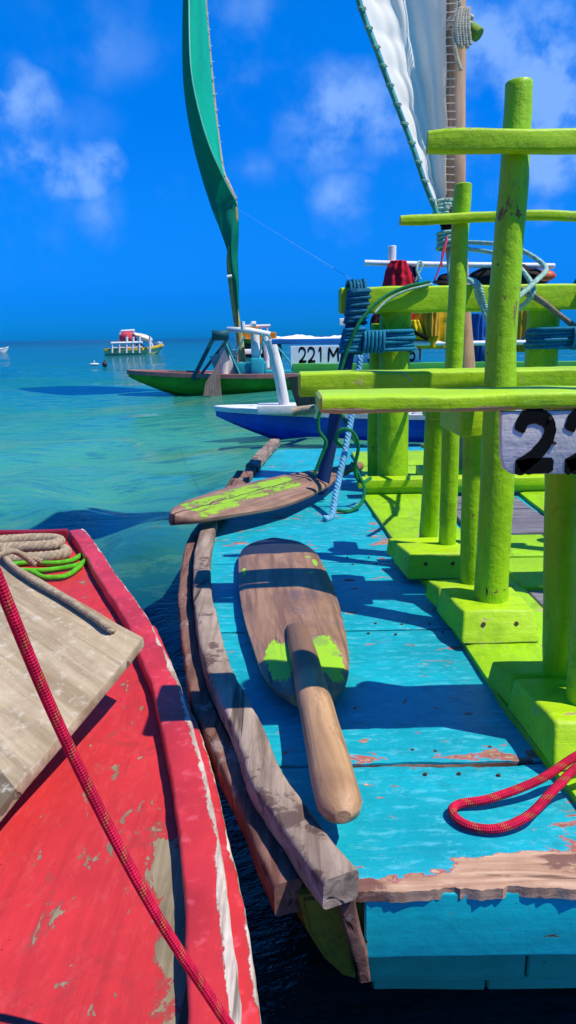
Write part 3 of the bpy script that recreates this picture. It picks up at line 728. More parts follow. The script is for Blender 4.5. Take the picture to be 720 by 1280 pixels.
# rear frame: sill, stout posts, heavy beam, slanted poles, lashings
bm = BM(); beam(bm, (.352, 3.72, .075), (2*CX-.352, 3.72, .075), .10, .045, c=.006, amp=.002, seed=4); obj('sill', bm, M['lime'], boat, True)
bm = BM(); beam(bm, (.395, 3.74, .036), (2*CX-.395, 3.74, .036), .09, .034, c=.006, amp=.002, seed=5); obj('sill', bm, M['lime'], boat, True)
mpost([(.548, 3.86, .06), (.548, 3.87, .5), (.552, 3.86, .92)], .080, 8, lambda u: 1.02-.04*u, amp=.004, n=20)
mpost([(.475, 3.98, .02), (.477, 3.98, .5), (.49, 3.99, .85)], .045, 12)
bm = BM(); beam(bm, (.268, 3.82, .962), (2*CX-.268, 3.82, .962), .12, .122, c=.012, amp=.004, seed=9); obj('top_beam', bm, M['lime'], boat, True)
for mir in (False, True):
    X = lambda x: 2*CX-x if mir else x
    bm = BM(); post(bm, [(X(.352), 3.735, 1.03), (X(.30), 3.72, .70), (X(.165), 3.68, .03)], .033, 12, None, 3, .002); pole = obj('slanted_pole', bm, M['navy'], boat, True)
    bm = BM()
    lash(bm, (X(.352), 3.80, .975), (1, 0, 0), (0, 1, 0), (0, 0, 1), .105, .078, .0085, 5, .0165, 1)
    lash(bm, (X(.345), 3.725, .93), (.12, 0, 1), (1, 0, 0), (0, 1, 0), .046, .045, .009, 9, .0175, 2)
    lash(bm, (X(.352), 3.725, .93), (.12, 0, 1), (1, 0, 0), (0, 1, 0), .050, .050, .008, 5, .030, 4)
    obj('lashing', bm, M['rope_teal'], boat, 'all')
    bm = BM()
    lash(bm, (X(.465), 3.82, .765), (0, 0, 1), (1, 0, 0), (0, 1, 0), .165, .125, .0095, 6, .017, 5)
    lash(bm, (X(.325), 3.725, .77), (.2, 0, 1), (1, 0, 0), (0, 1, 0), .050, .05, .0095, 7, .017, 7)
    lash(bm, (X(.42), 3.70, .765), (1, 0, 0), (0, 0, 1), (0, 1, 0), .046, .04, .0085, 6, .018, 6)
    obj('lashing', bm, rope_mat('blue_lashing_rope', (.004, .20, .32), rough=.55), boat, 'all')
# mast, sail, sprit
bm = BM(); post(bm, [(1.0, 4.06, .03), (.94, 4.06, .7), (.878, 4.06, 1.385), (.845, 4.06, 2.37), (.80, 4.06, 3.7)], .056, 18, lambda u: 1.08-.25*u, 3, .004); mast = obj('mast', bm, M['mast'], boat, True)
bm = BM(); beam(bm, (.72, 4.06, .05), (1.18, 4.06, .05), .2, .07, seed=3); obj('mast_step', bm, M['lime'], boat, True)
def sailpt(u, v):      # v 0 foot .. 1 head, u 0 luff .. 1 leech
    z = 1.42+v*2.1
    lu = Vector((.875-.033*(v*2.1)/1.0-.052, 4.02, z))
    le = at(548-96*(v*2.1)/.957, 262-262*(v*2.1)/.957, 3.98-.42*v)
    if v < .02: lu = lu.lerp(le, .2)
    p = lu.lerp(le, u); bel = math.sin(math.pi*u)*(.10+.14*v)
    p.y += bel+.020*math.sin(u*17+v*5)*(.3+v)*math.sin(math.pi*u)+.012*math.sin(u*31-v*9)*math.sin(math.pi*u)
    p.x += .012*mn.noise(Vector((u*4, v*9, 0)))
    p.x += abs(.030*math.sin(v*40))*u**3*(1-u)*4       # scalloped leech between ties
    return p
bm = BM(); nu, nv = 34, 110; g_ = [[bm.verts.new(sailpt(i/nu, j/nv)) for i in range(nu+1)] for j in range(nv+1)]
for j in range(nv):
    for i in range(nu): bm.faces.new((g_[j][i], g_[j][i+1], g_[j+1][i+1], g_[j+1][i]))
sail = obj('sail', bm, M['sail'], boat, 'all')
bm = BM(); tube(bm, [sailpt(1, v/40) + Vector((-.016, 0, 0)) for v in range(-1, 41)], .012, 9); obj('sprit', bm, plain('sea_green_spar', (.06, .30, .22), .6, .4, 14), boat, True)
bm = BM()
for i in range(60):   # luff lacing
    v = i/59; p = sailpt(0, v); tube(bm, [p+Vector((-.012, -.006, .004)), p+Vector((.0, -.03, .0)), p+Vector((.03, -.05, -.006))], .0024, 5)
obj('sail_lacing', bm, plain('cotton_lacing', (.66, .55, .46), .8, .2), boat); bm = BM()
for i in range(24):
    v = (i+.5)/24; pl = sailpt(1, v)
    lash(bm, (pl.x-.012, pl.y, pl.z), (.4, 0, -1), (1, 0, 0), (0, 1, 0), .017, .016, .0022, 2, .006, i)
obj('sail_lacing', bm, plain('mint_lacing', (.30, .50, .40), .8, .2), boat)
bm = BM(); post(bm, [(.83, 4.15, 2.33), (.90, 4.10, 2.26), (.962, 4.06, 2.20)], .033, 12, None, 6, .003); obj('mast_cleat', bm, wood('green_stub_wood', (.14, .26, .03), (.30, .42, .08), 'Z'), boat, True)
bm = BM()
lash(bm, (.862, 4.06, 2.24), (0, 0, 1), (1, 0, 0), (0, 1, 0), .058, .060, .011, 2, .026, 1)
for s_ in range(5): rope(bm, [(.850+.011*s_, 3.985, 2.29), (.835+.014*s_, 3.97, 2.21), (.848+.014*s_, 3.972, 2.13-.015*(s_ % 2))], .010, 3, .03)
rope(bm, [(.838, 3.985, 2.34), (.825, 3.98, 2.20), (.84, 3.97, 2.08), (.862, 3.97, 2.02)], .010, 3, .03)
rope(bm, [(.845, 3.985, 2.42), (.848, 3.985, 2.30)], .011, 3, .03)
obj('halyard', bm, rope_mat('cream_halyard', (.66, .60, .44)), boat, 'all')
bm = BM()
lash(bm, (.86, 4.06, 1.26), (0, 0, 1), (1, 0, 0), (0, 1, 0), .064, .064, .010, 4, .022, 3)
lash(bm, (.80, 4.02, 1.41), (.3, 0, 1), (1, 0, 0), (0, 1, 0), .032, .03, .010, 4, .02, 3)
obj('sheet_knot', bm, M['rope_mint'], boat, 'all')
bm = BM(); lash(bm, (.832, 4.03, 1.34), (.3, 0, -1), (1, 0, 0), (0, 1, 0), .03, .03, .008, 4, .016, 3); obj('black_tie', bm, M['black'], boat, 'all')
bm = BM(); tube(bm, smoothpts([(.825, 3.99, 1.27), (.81, 3.98, 1.2), (.79, 3.98, 1.13), (.765, 3.98, 1.06)], 6), .005, 6); tube(bm, smoothpts([(.825, 3.99, 1.27), (.80, 3.98, 1.19), (.80, 3.98, 1.13)], 6), .004, 6)
obj('pink_ribbon', bm, plain('pink_cord', (.75, .08, .14), .7), boat, 'all')
# mint rope from mast round to the right
bm = BM()
rope(bm, [(.90, 3.99, 1.245), (1.03, 3.6, 1.18), (1.06, 3.2, 1.06), (.93, 2.9, .98), (.80, 2.75, .90)], .010, 3, .04)
rope(bm, [(.90, 3.99, 1.215), (1.0, 3.6, 1.14), (1.02, 3.3, 1.03), (.95, 3.0, .93), (1.02, 3.6, .86)], .010, 3, .04)
rope(bm, [(.86, 3.98, 1.25), (.84, 3.97, 1.1), (.90, 3.74, 1.035), (.93, 3.735, .96), (.985, 3.73, .84), (1.015, 3.73, .76)], .012, 3, .04)
rope(bm, [(.88, 3.98, 1.25), (.87, 3.97, 1.1), (.92, 3.73, 1.03), (.96, 3.73, .93), (1.01, 3.73, .83), (1.03, 3.73, .75)], .012, 3, .04)
obj('mint_line', bm, M['rope_mint'], boat, 'all')
# cord over the left of the beam and down the pole
bm = BM()
rope(bm, [(.70, 3.76, 1.04), (.60, 3.74, 1.022), (.50, 3.735, .985), (.42, 3.70, .93), (.35, 3.665, .85), (.30, 3.665, .74), (.262, 3.66, .62), (.235, 3.65, .52)], .009, 3, .03)
obj('green_line', bm, M['rope_dkgreen'], boat, 'all')
bm = BM(); rope(bm, [(.71, 3.75, 1.03), (.58, 3.735, 1.0), (.49, 3.73, .955), (.43, 3.70, .90)], .006, 3, .03); obj('pale_line', bm, M['rope_mint'], boat, 'all')
bm = BM(); rope(bm, [(1.0, 3.76, 1.03), (1.08, 3.745, 1.02), (1.2, 3.735, .97), (1.36, 3.72, .85), (1.5, 3.70, .76)], .009, 3, .03)
rope(bm, [(1.02, 3.76, 1.03), (1.10, 3.745, 1.0), (1.24, 3.735, .93), (1.40, 3.72, .81), (1.5, 3.70, .74)], .009, 3, .03)
obj('brown_line', bm, rope_mat('brown_line_rope', (.36, .27, .18)), boat, 'all')
bm = BM(); tube(bm, [Vector((.352, 3.66, 1.03)), at(298, 262, 17.1)], .0016, 5)
obj('stay_line', bm, plain('pale_stay', (.2, .42, .7), .6), boat)

# ================================================================= LOOSE THINGS ON THE RAFT
def rope_thing(name, label, cat, pts_list, r, mat, strands=3, pitch=.05, braided=False, group=None, smooth=8):
    bm = BM()
    for pts in pts_list:
        if braided: tube(bm, smoothpts(pts, smooth+4), r, 14)
        else: rope(bm, pts, r, strands, pitch, smooth=smooth)
    return tag(obj(name, bm, mat, None, 'all'), label, cat, group)
rope_thing('rope', 'red braided rope lying in a loop on the blue deck', 'rope',
           [[(.72, 1.15, .22), (.60, 1.19, .125), (.500, 1.185, .075), (.43, 1.165, .042), (.34, 1.145, .020), (.285, 1.142, .012), (.268, 1.118, .012), (.285, 1.085, .012), (.330, 1.072, .014), (.385, 1.085, .028), (.44, 1.115, .060), (.50, 1.15, .085), (.60, 1.16, .13), (.73, 1.12, .22)]], .0078, M['rope_red'], braided=True)
rope_thing('rope', 'pale blue twisted rope hanging from the lime frame down to the deck', 'rope',
           [[(.36, 3.66, .70), (.335, 3.62, .55), (.285, 3.50, .33), (.225, 3.36, .12), (.196, 3.27, .018), (.16, 3.22, .014)]], .015, M['rope_sky'], 3, .055)
rope_thing('rope', 'thin dark green cord looped and knotted around the pale blue rope', 'rope',
           [[(.255, 3.66, .52), (.225, 3.62, .46), (.20, 3.60, .50), (.16, 3.6, .44), (.155, 3.6, .36), (.19, 3.6, .30), (.17, 3.6, .24), (.13, 3.6, .14)],
            [(.24, 3.62, .50), (.27, 3.6, .42), (.30, 3.58, .36), (.33, 3.55, .30)],
            [(.255, 3.45, .30), (.225, 3.44, .33), (.25, 3.42, .38), (.30, 3.42, .37), (.33, 3.44, .30), (.315, 3.46, .20), (.33, 3.48, .14), (.36, 3.5, .12), (.40, 3.55, .13)],
            [(.30, 3.46, .22), (.34, 3.48, .15), (.36, 3.46, .10), (.345, 3.42, .04), (.30, 3.38, .014), (.26, 3.36, .012), (.22, 3.38, .014)]], .0085, M['rope_dkgreen'], 3, .03)
# paddle lying on the deck
def paddle_mat():
    mt, t, b = material('paddle_blade_paint'); co = tex(t); s = t.sep(co)
    c, h = woodcol(t, co, 'Y', (.17, .085, .045), (.40, .225, .12), (.11, .06, .04), 34)
    def patch(cx, cy, rx_, ry, sd_):
        dx = t.math('DIVIDE', t.math('SUBTRACT', s[0], cx), rx_); dy = t.math('DIVIDE', t.math('SUBTRACT', s[1], cy), ry)
        d = t.math('SQRT', t.math('ADD', t.math('MULTIPLY', dx, dx), t.math('MULTIPLY', dy, dy)))
        d = t.math('ADD', d, t.math('MULTIPLY', t.math('SUBTRACT', t.noise(t.scale(co, (1, .3, 1), (sd_, 0, 0)), 60, 5, .7), .5), 1.5))
        return t.step(d, 1.0, .94)
    pg = t.math('MAXIMUM', patch(-.058, -.52, .030, .125, 1), patch(.060, -.51, .034, .135, 2))
    pg = t.math('MAXIMUM', pg, t.math('MAXIMUM', patch(.118, .28, .008, .05, 3), patch(.09, .16, .010, .008, 4)))
    pg = t.math('MAXIMUM', pg, t.math('MAXIMUM', patch(-.125, .22, .006, .05, 5), patch(.10, .35, .012, .008, 6)))
    c = t.mix(pg, c, (.30, .58, .01))
    bl = t.step(t.math('ADD', s[1], t.math('MULTIPLY', t.noise(co, 12, 4), .05)), .425, .432)
    c = t.mix(bl, c, (.018, .024, .040))  # dark tip: cast shadow put into the blade colour
    st = t.math('MULTIPLY', t.step(t.noise(co, 9, 5, .7), .54, .62), .35); c = t.mix(st, c, (.12, .08, .12))
    t.put(b.inputs['Base Color'], c); b.inputs['Roughness'].default_value = .5
    bp = t.new('ShaderNodeBump'); bp.inputs['Strength'].default_value = .4; bp.inputs['Distance'].default_value = .003
    t.put(bp.inputs['Height'], h); t.put(b.inputs['Normal'], bp.outputs[0]); return mt
def handle_mat():
    mt, t, b = material('paddle_handle_dark_neck'); co = tex(t); s = t.sep(co)
    c, h = woodcol(t, co, 'Y', (.30, .16, .07), (.56, .33, .16), (.24, .12, .06), 30)
    neck = t.step(t.math('ADD', s[1], t.math('MULTIPLY', t.noise(co, 30, 4), .05)), -.66, -.60)
    c = t.mix(t.math('MULTIPLY', neck, .9), c, t.mix(t.noise(t.scale(co, (1, .1, 1)), 50, 4), (.13, .07, .04), (.24, .13, .07)))
    st = t.step(t.noise(t.scale(co, (1, .25, 1)), 16, 6, .7), .56, .66); c = t.mix(t.math('MULTIPLY', st, .5), c, (.16, .085, .04))
    t.put(b.inputs['Base Color'], c); b.inputs['Roughness'].default_value = .6
    bp = t.new('ShaderNodeBump'); bp.inputs['Strength'].default_value = .9; bp.inputs['Distance'].default_value = .004
    t.put(bp.inputs['Height'], h); t.put(b.inputs['Normal'], bp.outputs[0]); return mt
def paddle(label, mat_blade, mat_handle, outline, thick, hstart, hend, hr, M4, rise, shaft_z0):
    """local frame: Y from handle (-) to blade tip (+)"""
    root = thing('paddle', label, 'paddle', M4.to_translation())
    bm = BM(); n = len(outline); nx = 16; rowsT = []; rowsB = []
    for (y, xa, xb) in outline:
        T = []; B = []
        for i in range(nx+1):
            u = i/nx; x = xa+(xb-xa)*u; e = math.sin(math.pi*u)**.35 if 0 < u < 1 else 0
            zt = thick*(.12+.38*e); T.append(bm.verts.new((x, y, zt))); B.append(bm.verts.new((x, y, -zt)))
        rowsT.append(T); rowsB.append(B)
    for j in range(n-1):
        for i in range(nx):
            bm.faces.new((rowsT[j][i], rowsT[j][i+1], rowsT[j+1][i+1], rowsT[j+1][i])); bm.faces.new((rowsB[j][i], rowsB[j+1][i], rowsB[j+1][i+1], rowsB[j][i+1]))
        bm.faces.new((rowsT[j][0], rowsT[j+1][0], rowsB[j+1][0], rowsB[j][0])); bm.faces.new((rowsT[j][nx], rowsB[j][nx], rowsB[j+1][nx], rowsT[j+1][nx]))
    for j in (0, n-1):
        for i in range(nx): bm.faces.new((rowsT[j][i], rowsB[j][i], rowsB[j][i+1], rowsT[j][i+1]))
    wobble(bm, .002, 9, 2)
    def place(o):
        o.matrix_parent_inverse = Matrix.Identity(4); o.matrix_local = Matrix.Translation(-root.location) @ M4
    place(obj('blade', bm, mat_blade, root, True))
    bm = BM(); pts = [(0, hstart+(hend-hstart)*i/44, shaft_z0+rise*(i/44)) for i in range(45)]
    def sc(u):
        e = min(1, (u*18+.25))**.5 if u < .1 else 1
        q = min(1, ((1-u)*26+.12))**.5
        k_ = (.80+.26*min(1, u/.55))*(1+.04*math.sin(u*9))*q; return (k_*min(1, e+.45), k_*e*.9)
    sweep(bm, pts, circ(hr, 18, .9), sc, up=Vector((0, 0, 1))); wobble(bm, .0028, 8, 5)
    place(obj('handle', bm, mat_handle, root, True))
    return root
def blade_outline(samples):
    P = smoothpts([(y, a, b) for y, a, b in samples], 6); return [(p.x, p.y, p.z) for p in P]
ol = blade_outline([(-.70, -.045, .050), (-.63, -.082, .085), (-.50, -.106, .112), (-.20, -.134, .138), (.05, -.143, .148), (.30, -.143, .145), (.45, -.136, .136), (.55, -.116, .112), (.60, -.080, .074), (.624, -.035, .03)])
ang = math.atan2(.083+.049, 2.832-1.12)
M1 = Matrix.Translation((-.008, 2.17, .036)) @ Matrix.Rotation(ang*.95, 4, 'Z') @ Matrix.Rotation(R(-.6), 4, 'X')
paddle('broad wooden steering paddle with green paint patches lying on the blue deck', paddle_mat(), handle_mat(), ol, .036, -.33, -1.155, .0345, M1, .008, .022)
# second paddle at an angle over the rail
def paddle2_mat():
    mt, t, b = material('old_green_paddle_paint'); co = tex(t); s = t.sep(co)
    c, h = woodcol(t, co, 'Y', (.17, .085, .055), (.36, .21, .14), (.07, .05, .04), 30)
    n_ = t.math('ADD', t.noise(t.scale(co, (1, .28, 1)), 30, 8, .78, .3), t.math('MULTIPLY', t.math('SUBTRACT', t.noise(co, 9, 4, .6), .5), .45))
    big = t.math('MULTIPLY', t.step(t.math('ABSOLUTE', t.math('ADD', s[0], .005)), .135, .05), t.math('MULTIPLY', t.step(s[1], .60, .5), t.step(s[1], -.42, -.22)))
    g_ = t.step(t.math('MULTIPLY', t.math('ADD', n_, .07), big), .50, .545)
    c = t.mix(g_, c, t.mix(n_, (.12, .30, .01), (.34, .56, .02)))
    cr = t.step(t.math('ABSOLUTE', t.math('ADD', t.math('SUBTRACT', s[0], .02), t.math('MULTIPLY', t.noise(co, 6, 3), .05))), .004, .002); c = t.mix(cr, c, (.02, .015, .01))
    t.put(b.inputs['Base Color'], c); b.inputs['Roughness'].default_value = .7
    bp = t.new('ShaderNodeBump'); bp.inputs['Strength'].default_value = .6; bp.inputs['Distance'].default_value = .004
    t.put(bp.inputs['Height'], t.math('ADD', h, g_)); t.put(b.inputs['Normal'], bp.outputs[0]); return mt
tip = Vector((-.45, 2.84, .115)); bend = Vector((.40, 4.16, .085))
d = (tip-bend).normalized(); side = d.cross(Vector((0, 0, 1))).normalized(); upv = side.cross(d)
rl = Matrix((side, d, upv)).transposed().to_4x4()
Lb = (tip-bend).length
M2 = Matrix.Translation(tip-d*.62) @ rl @ Matrix.Rotation(R(-12), 4, 'Y')
ol2 = blade_outline([(-.80, -.03, .03), (-.62, -.06, .05), (-.40, -.115, .09), (-.1, -.155, .115), (.15, -.15, .12), (.38, -.105, .105), (.54, -.062, .07), (.61, -.02, .025), (.622, -.004, .006)])
paddle('old flaking green paddle propped across the raft edge with its tip over the water', paddle2_mat(), M['paddle'], ol2, .05, -.60, -.98, .026, M2, 0, .0)
# driftwood stick on the rear deck
bm = BM(); tube(bm, smoothpts([(.93, 5.15, .045), (1.02, 5.0, .06), (1.10, 4.85, .05), (1.13, 4.72, .045), (1.06, 4.62, .04), (.96, 4.60, .035)], 8), .014, 8, lambda u: 1.1-.5*u); wobble(bm, .006, 20, 2)
tag(obj('driftwood_stick', bm, wood('stick_wood', (.25, .18, .08), (.42, .33, .16), 'X'), None, True), 'crooked dry stick lying on the far green boards', 'stick')

# ================================================================= RED BOAT
rb = thing('red_boat', 'weathered red wooden boat with peeling gunwale in the left foreground', 'boat', (-1.2, 1.2, -.45))
RI = [(-.914, 3.09), (-.783, 2.801), (-.607, 2.389), (-.46, 2.051), (-.368, 1.797), (-.299, 1.591), (-.246, 1.40), (-.194, 1.186), (-.152, .983), (-.127, .832), (-.110, .70), (-.095, .45), (-.09, .1), (-.10, -.5)]
RIs = smoothpts([(x, y, 0) for x, y in RI], 8); RCX = -1.35
def redge(y):
    for a, b in zip(RIs[:-1], RIs[1:]):
        if b.y <= y <= a.y: return a.x+(b.x-a.x)*(a.y-y)/max(1e-6, a.y-b.y)
    return RIs[0].x if y > RIs[0].y else RIs[-1].x
def red_extra(t, co):
    s = t.sep(co); 
    # bare strip beside the rail towards the stern
    edge_x = t.ramp(t.math('DIVIDE', s[1], 3.2), [(.15, (.10,)*3), (.26, (.135,)*3), (.33, (.17,)*3), (.40, (.235,)*3), (.55, (.36,)*3), (.75, (.62,)*3), (1, (.95,)*3)])
    dd = t.math('SUBTRACT', t.math('ADD', s[0], 0.0), t.math('MULTIPLY', edge_x, -1.0))
    nearrail = t.step(dd, -.085, -.035); lowy = t.step(s[1], 1.28, 1.0)
    return t.math('MULTIPLY', t.math('MULTIPLY', nearrail, lowy), .30)
reddeck = paint('red_deck_paint', RED, 'Y', under=((.18, .14, .08), (.32, .26, .16)), chips=.28, primer=(.36, .05, .04), fade=(.60, .09, .08), fmix=.3, flecks=.6, extra=red_extra, var=.13, rough=.45, bump=.45, scale=1.15, dirt=((.34, .03, .025), .65))
bm = BM(); nx, ny = 120, 200; g_ = []
for j in range(ny+1):
    y = -.5+(3.05+.5)*j/ny; xr = redge(y)-.01; xl = 2*RCX-xr; row = []
    for i in range(nx+1):
        x = xl+(xr-xl)*i/nx; row.append(bm.verts.new((x, y, -.022+.003*mn.noise(Vector((x*3, y*1.5, 0)))+.0008*mn.noise(Vector((x*30, y*5, 0))))))
    g_.append(row)
for j in range(ny):
    for i in range(nx): bm.faces.new((g_[j][i], g_[j][i+1], g_[j+1][i+1], g_[j+1][i]))
obj('deck', bm, reddeck, rb, 'all')
# gunwale: paint stripe peeled along its outer arris (mask uses profile UV)
def gun_mat(name, centre, width, nz=.16):
    mt, t, b = material(name); co = tex(t); uv = t.new('ShaderNodeUVMap').outputs[0]; s = t.sep(uv)
    n2 = t.noise(co, 5, 5, .62); c = t.mix(t.step(n2, .3, .7), sh(RED, .72), sh(RED, 1.12)); c = t.mix(t.math('MULTIPLY', t.step(t.noise(co, 40, 4), .55, .7), .4), c, (.66, .12, .15))
    wc, wh = woodcol(t, co, 'Y', (.36, .27, .20), (.72, .64, .54), (.18, .12, .08), 60)
    nn = t.noise(t.scale(co, (1, .35, 1)), 16, 8, .7, .3); yy = t.sep(co)[1]
    k = t.math('ADD', t.math('ABSOLUTE', t.math('SUBTRACT', s[1], centre)), t.math('MULTIPLY', t.math('SUBTRACT', nn, .5), nz*1.4))
    wv_ = t.math('MULTIPLY', width, t.math('ADD', .25, t.math('MULTIPLY', t.step(yy, 2.2, 1.4), .75)))
    m1 = t.step(t.math('SUBTRACT', k, wv_), .006, -.002)
    m2 = t.step(t.math('ADD', nn, t.math('MULTIPLY', t.math('SUBTRACT', n2, .5), .5)), .72, .73)
    mk = t.math('MAXIMUM', m1, m2); c = t.mix(mk, c, wc)
    wd_ = t.math('MULTIPLY', t.step(t.noise(t.scale(co, (1, .3, 1), (9, 2, 1)), 22, 6, .7, .4), .50, .6), mk); c = t.mix(t.math('MULTIPLY', wd_, .7), c, (.26, .15, .10))
    t.put(b.inputs['Base Color'], c); t.put(b.inputs['Roughness'], t.math('ADD', .42, t.math('MULTIPLY', mk, .4)))
    bp = t.new('ShaderNodeBump'); bp.inputs['Strength'].default_value = .7; bp.inputs['Distance'].default_value = .004
    h = t.math('ADD', t.math('MULTIPLY', t.math('SUBTRACT', 1.0, mk), .7), t.math('ADD', t.math('MULTIPLY', wh, .5), t.math('MULTIPLY', t.noise(co, 45, 4), .4)))
    t.put(bp.inputs['Height'], h); t.put(b.inputs['Normal'], bp.outputs[0]); return mt
gm = gun_mat('peeling_red_gunwale', .243, .037); gm2 = gun_mat('peeling_red_rub_rail', .215, .034)
for mir in (False, True):
    X = lambda x: 2*RCX-x if mir else x
    bm = BM(); sweep(bm, smoothpts([(X(x+.014), y, -.022) for x, y in RI], 10), rrect(.064, .080, .007, 4), lambda u: 1+.04*mn.noise(Vector((u*12, 1, 0)))); wobble(bm, .0035, 7, 8, None, .002)
    obj('gunwale', bm, gm, rb, True)
    RO = [(-.405, 2.03), (-.320, 1.778), (-.242, 1.529), (-.195, 1.38), (-.150, 1.20), (-.105, 1.0), (-.074, .84), (-.058, .70), (-.04, .45), (-.035, .1), (-.045, -.5)]
    bm = BM(); sweep(bm, smoothpts([(X(x), y, -.042) for x, y in RO], 10), rrect(.036, .075, .008, 4), lambda u: 1+.05*mn.noise(Vector((u*12, 3, 0)))); wobble(bm, .003, 8, 9, None, .002)
    obj('rub_rail', bm, gm2, rb, True)
bm = BM(); beam(bm, (-.93, 3.07, -.004), (2*RCX+.93, 3.07, -.004), .03, .055, amp=.002, seed=3); obj('end_board', bm, paint('dark_red_paint', (.25, .012, .03), 'X', chips=.2), rb, True)
bm = BM(); prev = None
for j in range(31):
    y = -.5+3.55*j/30; xr = redge(min(y, 3.05))-.0; hw = xr-RCX
    ring = [bm.verts.new((RCX+a, y-(.0 if z > -.2 else .25*max(0, (j-22)/8)), z)) for a, z in ((hw, -.045), (hw-.01, -.12), (hw-.08, -.36), (hw-.22, -.58), (-hw+.22, -.58), (-hw+.08, -.36), (-hw+.01, -.12), (-hw, -.045))]
    if prev:
        for q in range(8): bm.faces.new((prev[q], ring[q], ring[(q+1) % 8], prev[(q+1) % 8]))
    else: bm.faces.new(ring)
    prev = ring
bm.faces.new(prev); obj('hull', bm, paint('red_hull_paint', (.40, .02, .03), 'Y', chips=.25), rb)
# grey steering blade on the red boat
A = Vector((-.327, 1.57, .15)); B = Vector((-.488, 1.098, .045)); Cc = Vector((-.80, 2.03, .21))
far = B+(B-A)*1.15+(Cc-A)*.35; far2 = Cc+(Cc-A)*.25+(B-A)*.55
bm = BM(); nrm = (Cc-A).cross(B-A).normalized(); nrm = nrm if nrm.z > 0 else -nrm
e1 = (Cc-A).normalized(); e2 = nrm.cross(e1)
def loc2(p): q = p-A; return (q.dot(e1), q.dot(e2))
poly = [loc2(A), loc2(B), loc2(far), loc2(far2), loc2(Cc)]
prism(bm, poly, -.024, 0, .004)
bmesh.ops.subdivide_edges(bm, edges=[e for e in bm.edges if e.calc_length() > .1], cuts=6, use_grid_fill=True)
wobble(bm, .0025, 9, 4)
root = thing('steering_board', 'grey weathered wooden steering board resting over the red deck', 'board', A)
def board_mat():
    mt, t, b = material('sun_bleached_board'); co = tex(t)
    c, h = woodcol(t, co, 'X', (.29, .21, .115), (.54, .43, .27), (.22, .15, .085), 26)
    n = t.noise(t.scale(co, (1, 1, 1)), 30, 7, .7); c = t.mix(t.math('MULTIPLY', t.step(n, .52, .68), .5), c, (.66, .60, .48))
    c = t.mix(t.math('MULTIPLY', t.step(t.noise(co, 5, 6, .7, .6), .54, .64), .45), c, (.24, .19, .12))
    t.put(b.inputs['Base Color'], c); b.inputs['Roughness'].default_value = .85
    bp = t.new('ShaderNodeBump'); bp.inputs['Strength'].default_value = .7; bp.inputs['Distance'].default_value = .004
    t.put(bp.inputs['Height'], t.math('ADD', h, n)); t.put(b.inputs['Normal'], bp.outputs[0]); return mt
o = obj('board', bm, board_mat(), root, True)
o.matrix_parent_inverse = Matrix.Identity(4)
rm = Matrix((e1, e2, nrm)).transposed()
if rm.determinant() < 0: raise SystemExit('bad frame')
o.matrix_local = rm.to_4x4()
def onb(u, v, h=.012): return A+e1*u+e2*v+nrm*h
# ropes over the red boat
ptA = Vector((-.375, 1.61, .168))
sv = 1 if loc2(B)[1] > 0 else -1
rope_thing('rope', 'tan twisted rope lying along the upper edge of the grey board', 'rope',
           [[onb(.075, sv*.030, .004), onb(.085, sv*.036, .014), onb(.16, sv*.030), onb(.30, sv*.026), onb(.45, sv*.028), onb(.58, sv*.02, .014), onb(.66, sv*.0, .02), onb(.72, -sv*.05, -.02), onb(.70, -sv*.12, -.08)],
            [onb(.70, sv*.14, .012), onb(.64, sv*.06, .014), onb(.62, sv*.01, .03), onb(.64, -sv*.03, .01), onb(.66, -sv*.08, -.06)]], .0085, M['rope_tan'], 3, .03)
zc = .002
rope_thing('rope', 'thick tan rope coiled at the far end of the red deck', 'rope',
           [[(-1.30, 2.80, zc), (-1.1, 2.86, zc), (-.95, 2.87, zc), (-.875, 2.83, zc), (-.865, 2.77, zc), (-.93, 2.735, zc), (-1.05, 2.72, zc), (-1.2, 2.70, zc), (-1.32, 2.72, zc)],
            [(-1.3, 2.84, .028), (-1.1, 2.90, .028), (-.96, 2.90, .030), (-.90, 2.86, .030), (-.92, 2.80, .030), (-1.02, 2.78, .030), (-1.2, 2.76, .028)]], .022, M['rope_tan'], 3, .06)
zg = -.009
rope_thing('rope', 'bright green cord lying in bends on the red deck beside the tan coil', 'rope',
           [[(-1.10, 2.66, zg), (-.98, 2.70, zg), (-.88, 2.69, zg), (-.82, 2.72, zg), (-.80, 2.79, zg), (-.765, 2.76, zg+.003), (-.775, 2.67, zg), (-.84, 2.62, zg), (-.92, 2.60, zg), (-1.05, 2.63, zg)],
            [(-1.05, 2.57, zg), (-.95, 2.60, zg), (-.90, 2.56, zg), (-.86, 2.52, zg), (-.80, 2.52, zg), (-.775, 2.57, zg), (-.765, 2.66, zg+.002)]], .0095, M['rope_green'], 3, .03)
rope_thing('rope', 'red braided rope with yellow flecks slanting down over the red boat', 'rope',
           [[(-.36, .56, 1.05), (-.30, .605, .80), (-.262, .641, .6), (-.236, .675, .45), (-.198, .695, .31), (-.146, .689, .19), (-.09, .700, .062), (-.055, .705, -.02), (-.045, .70, -.12)]], .0060, M['rope_red'], braided=True)

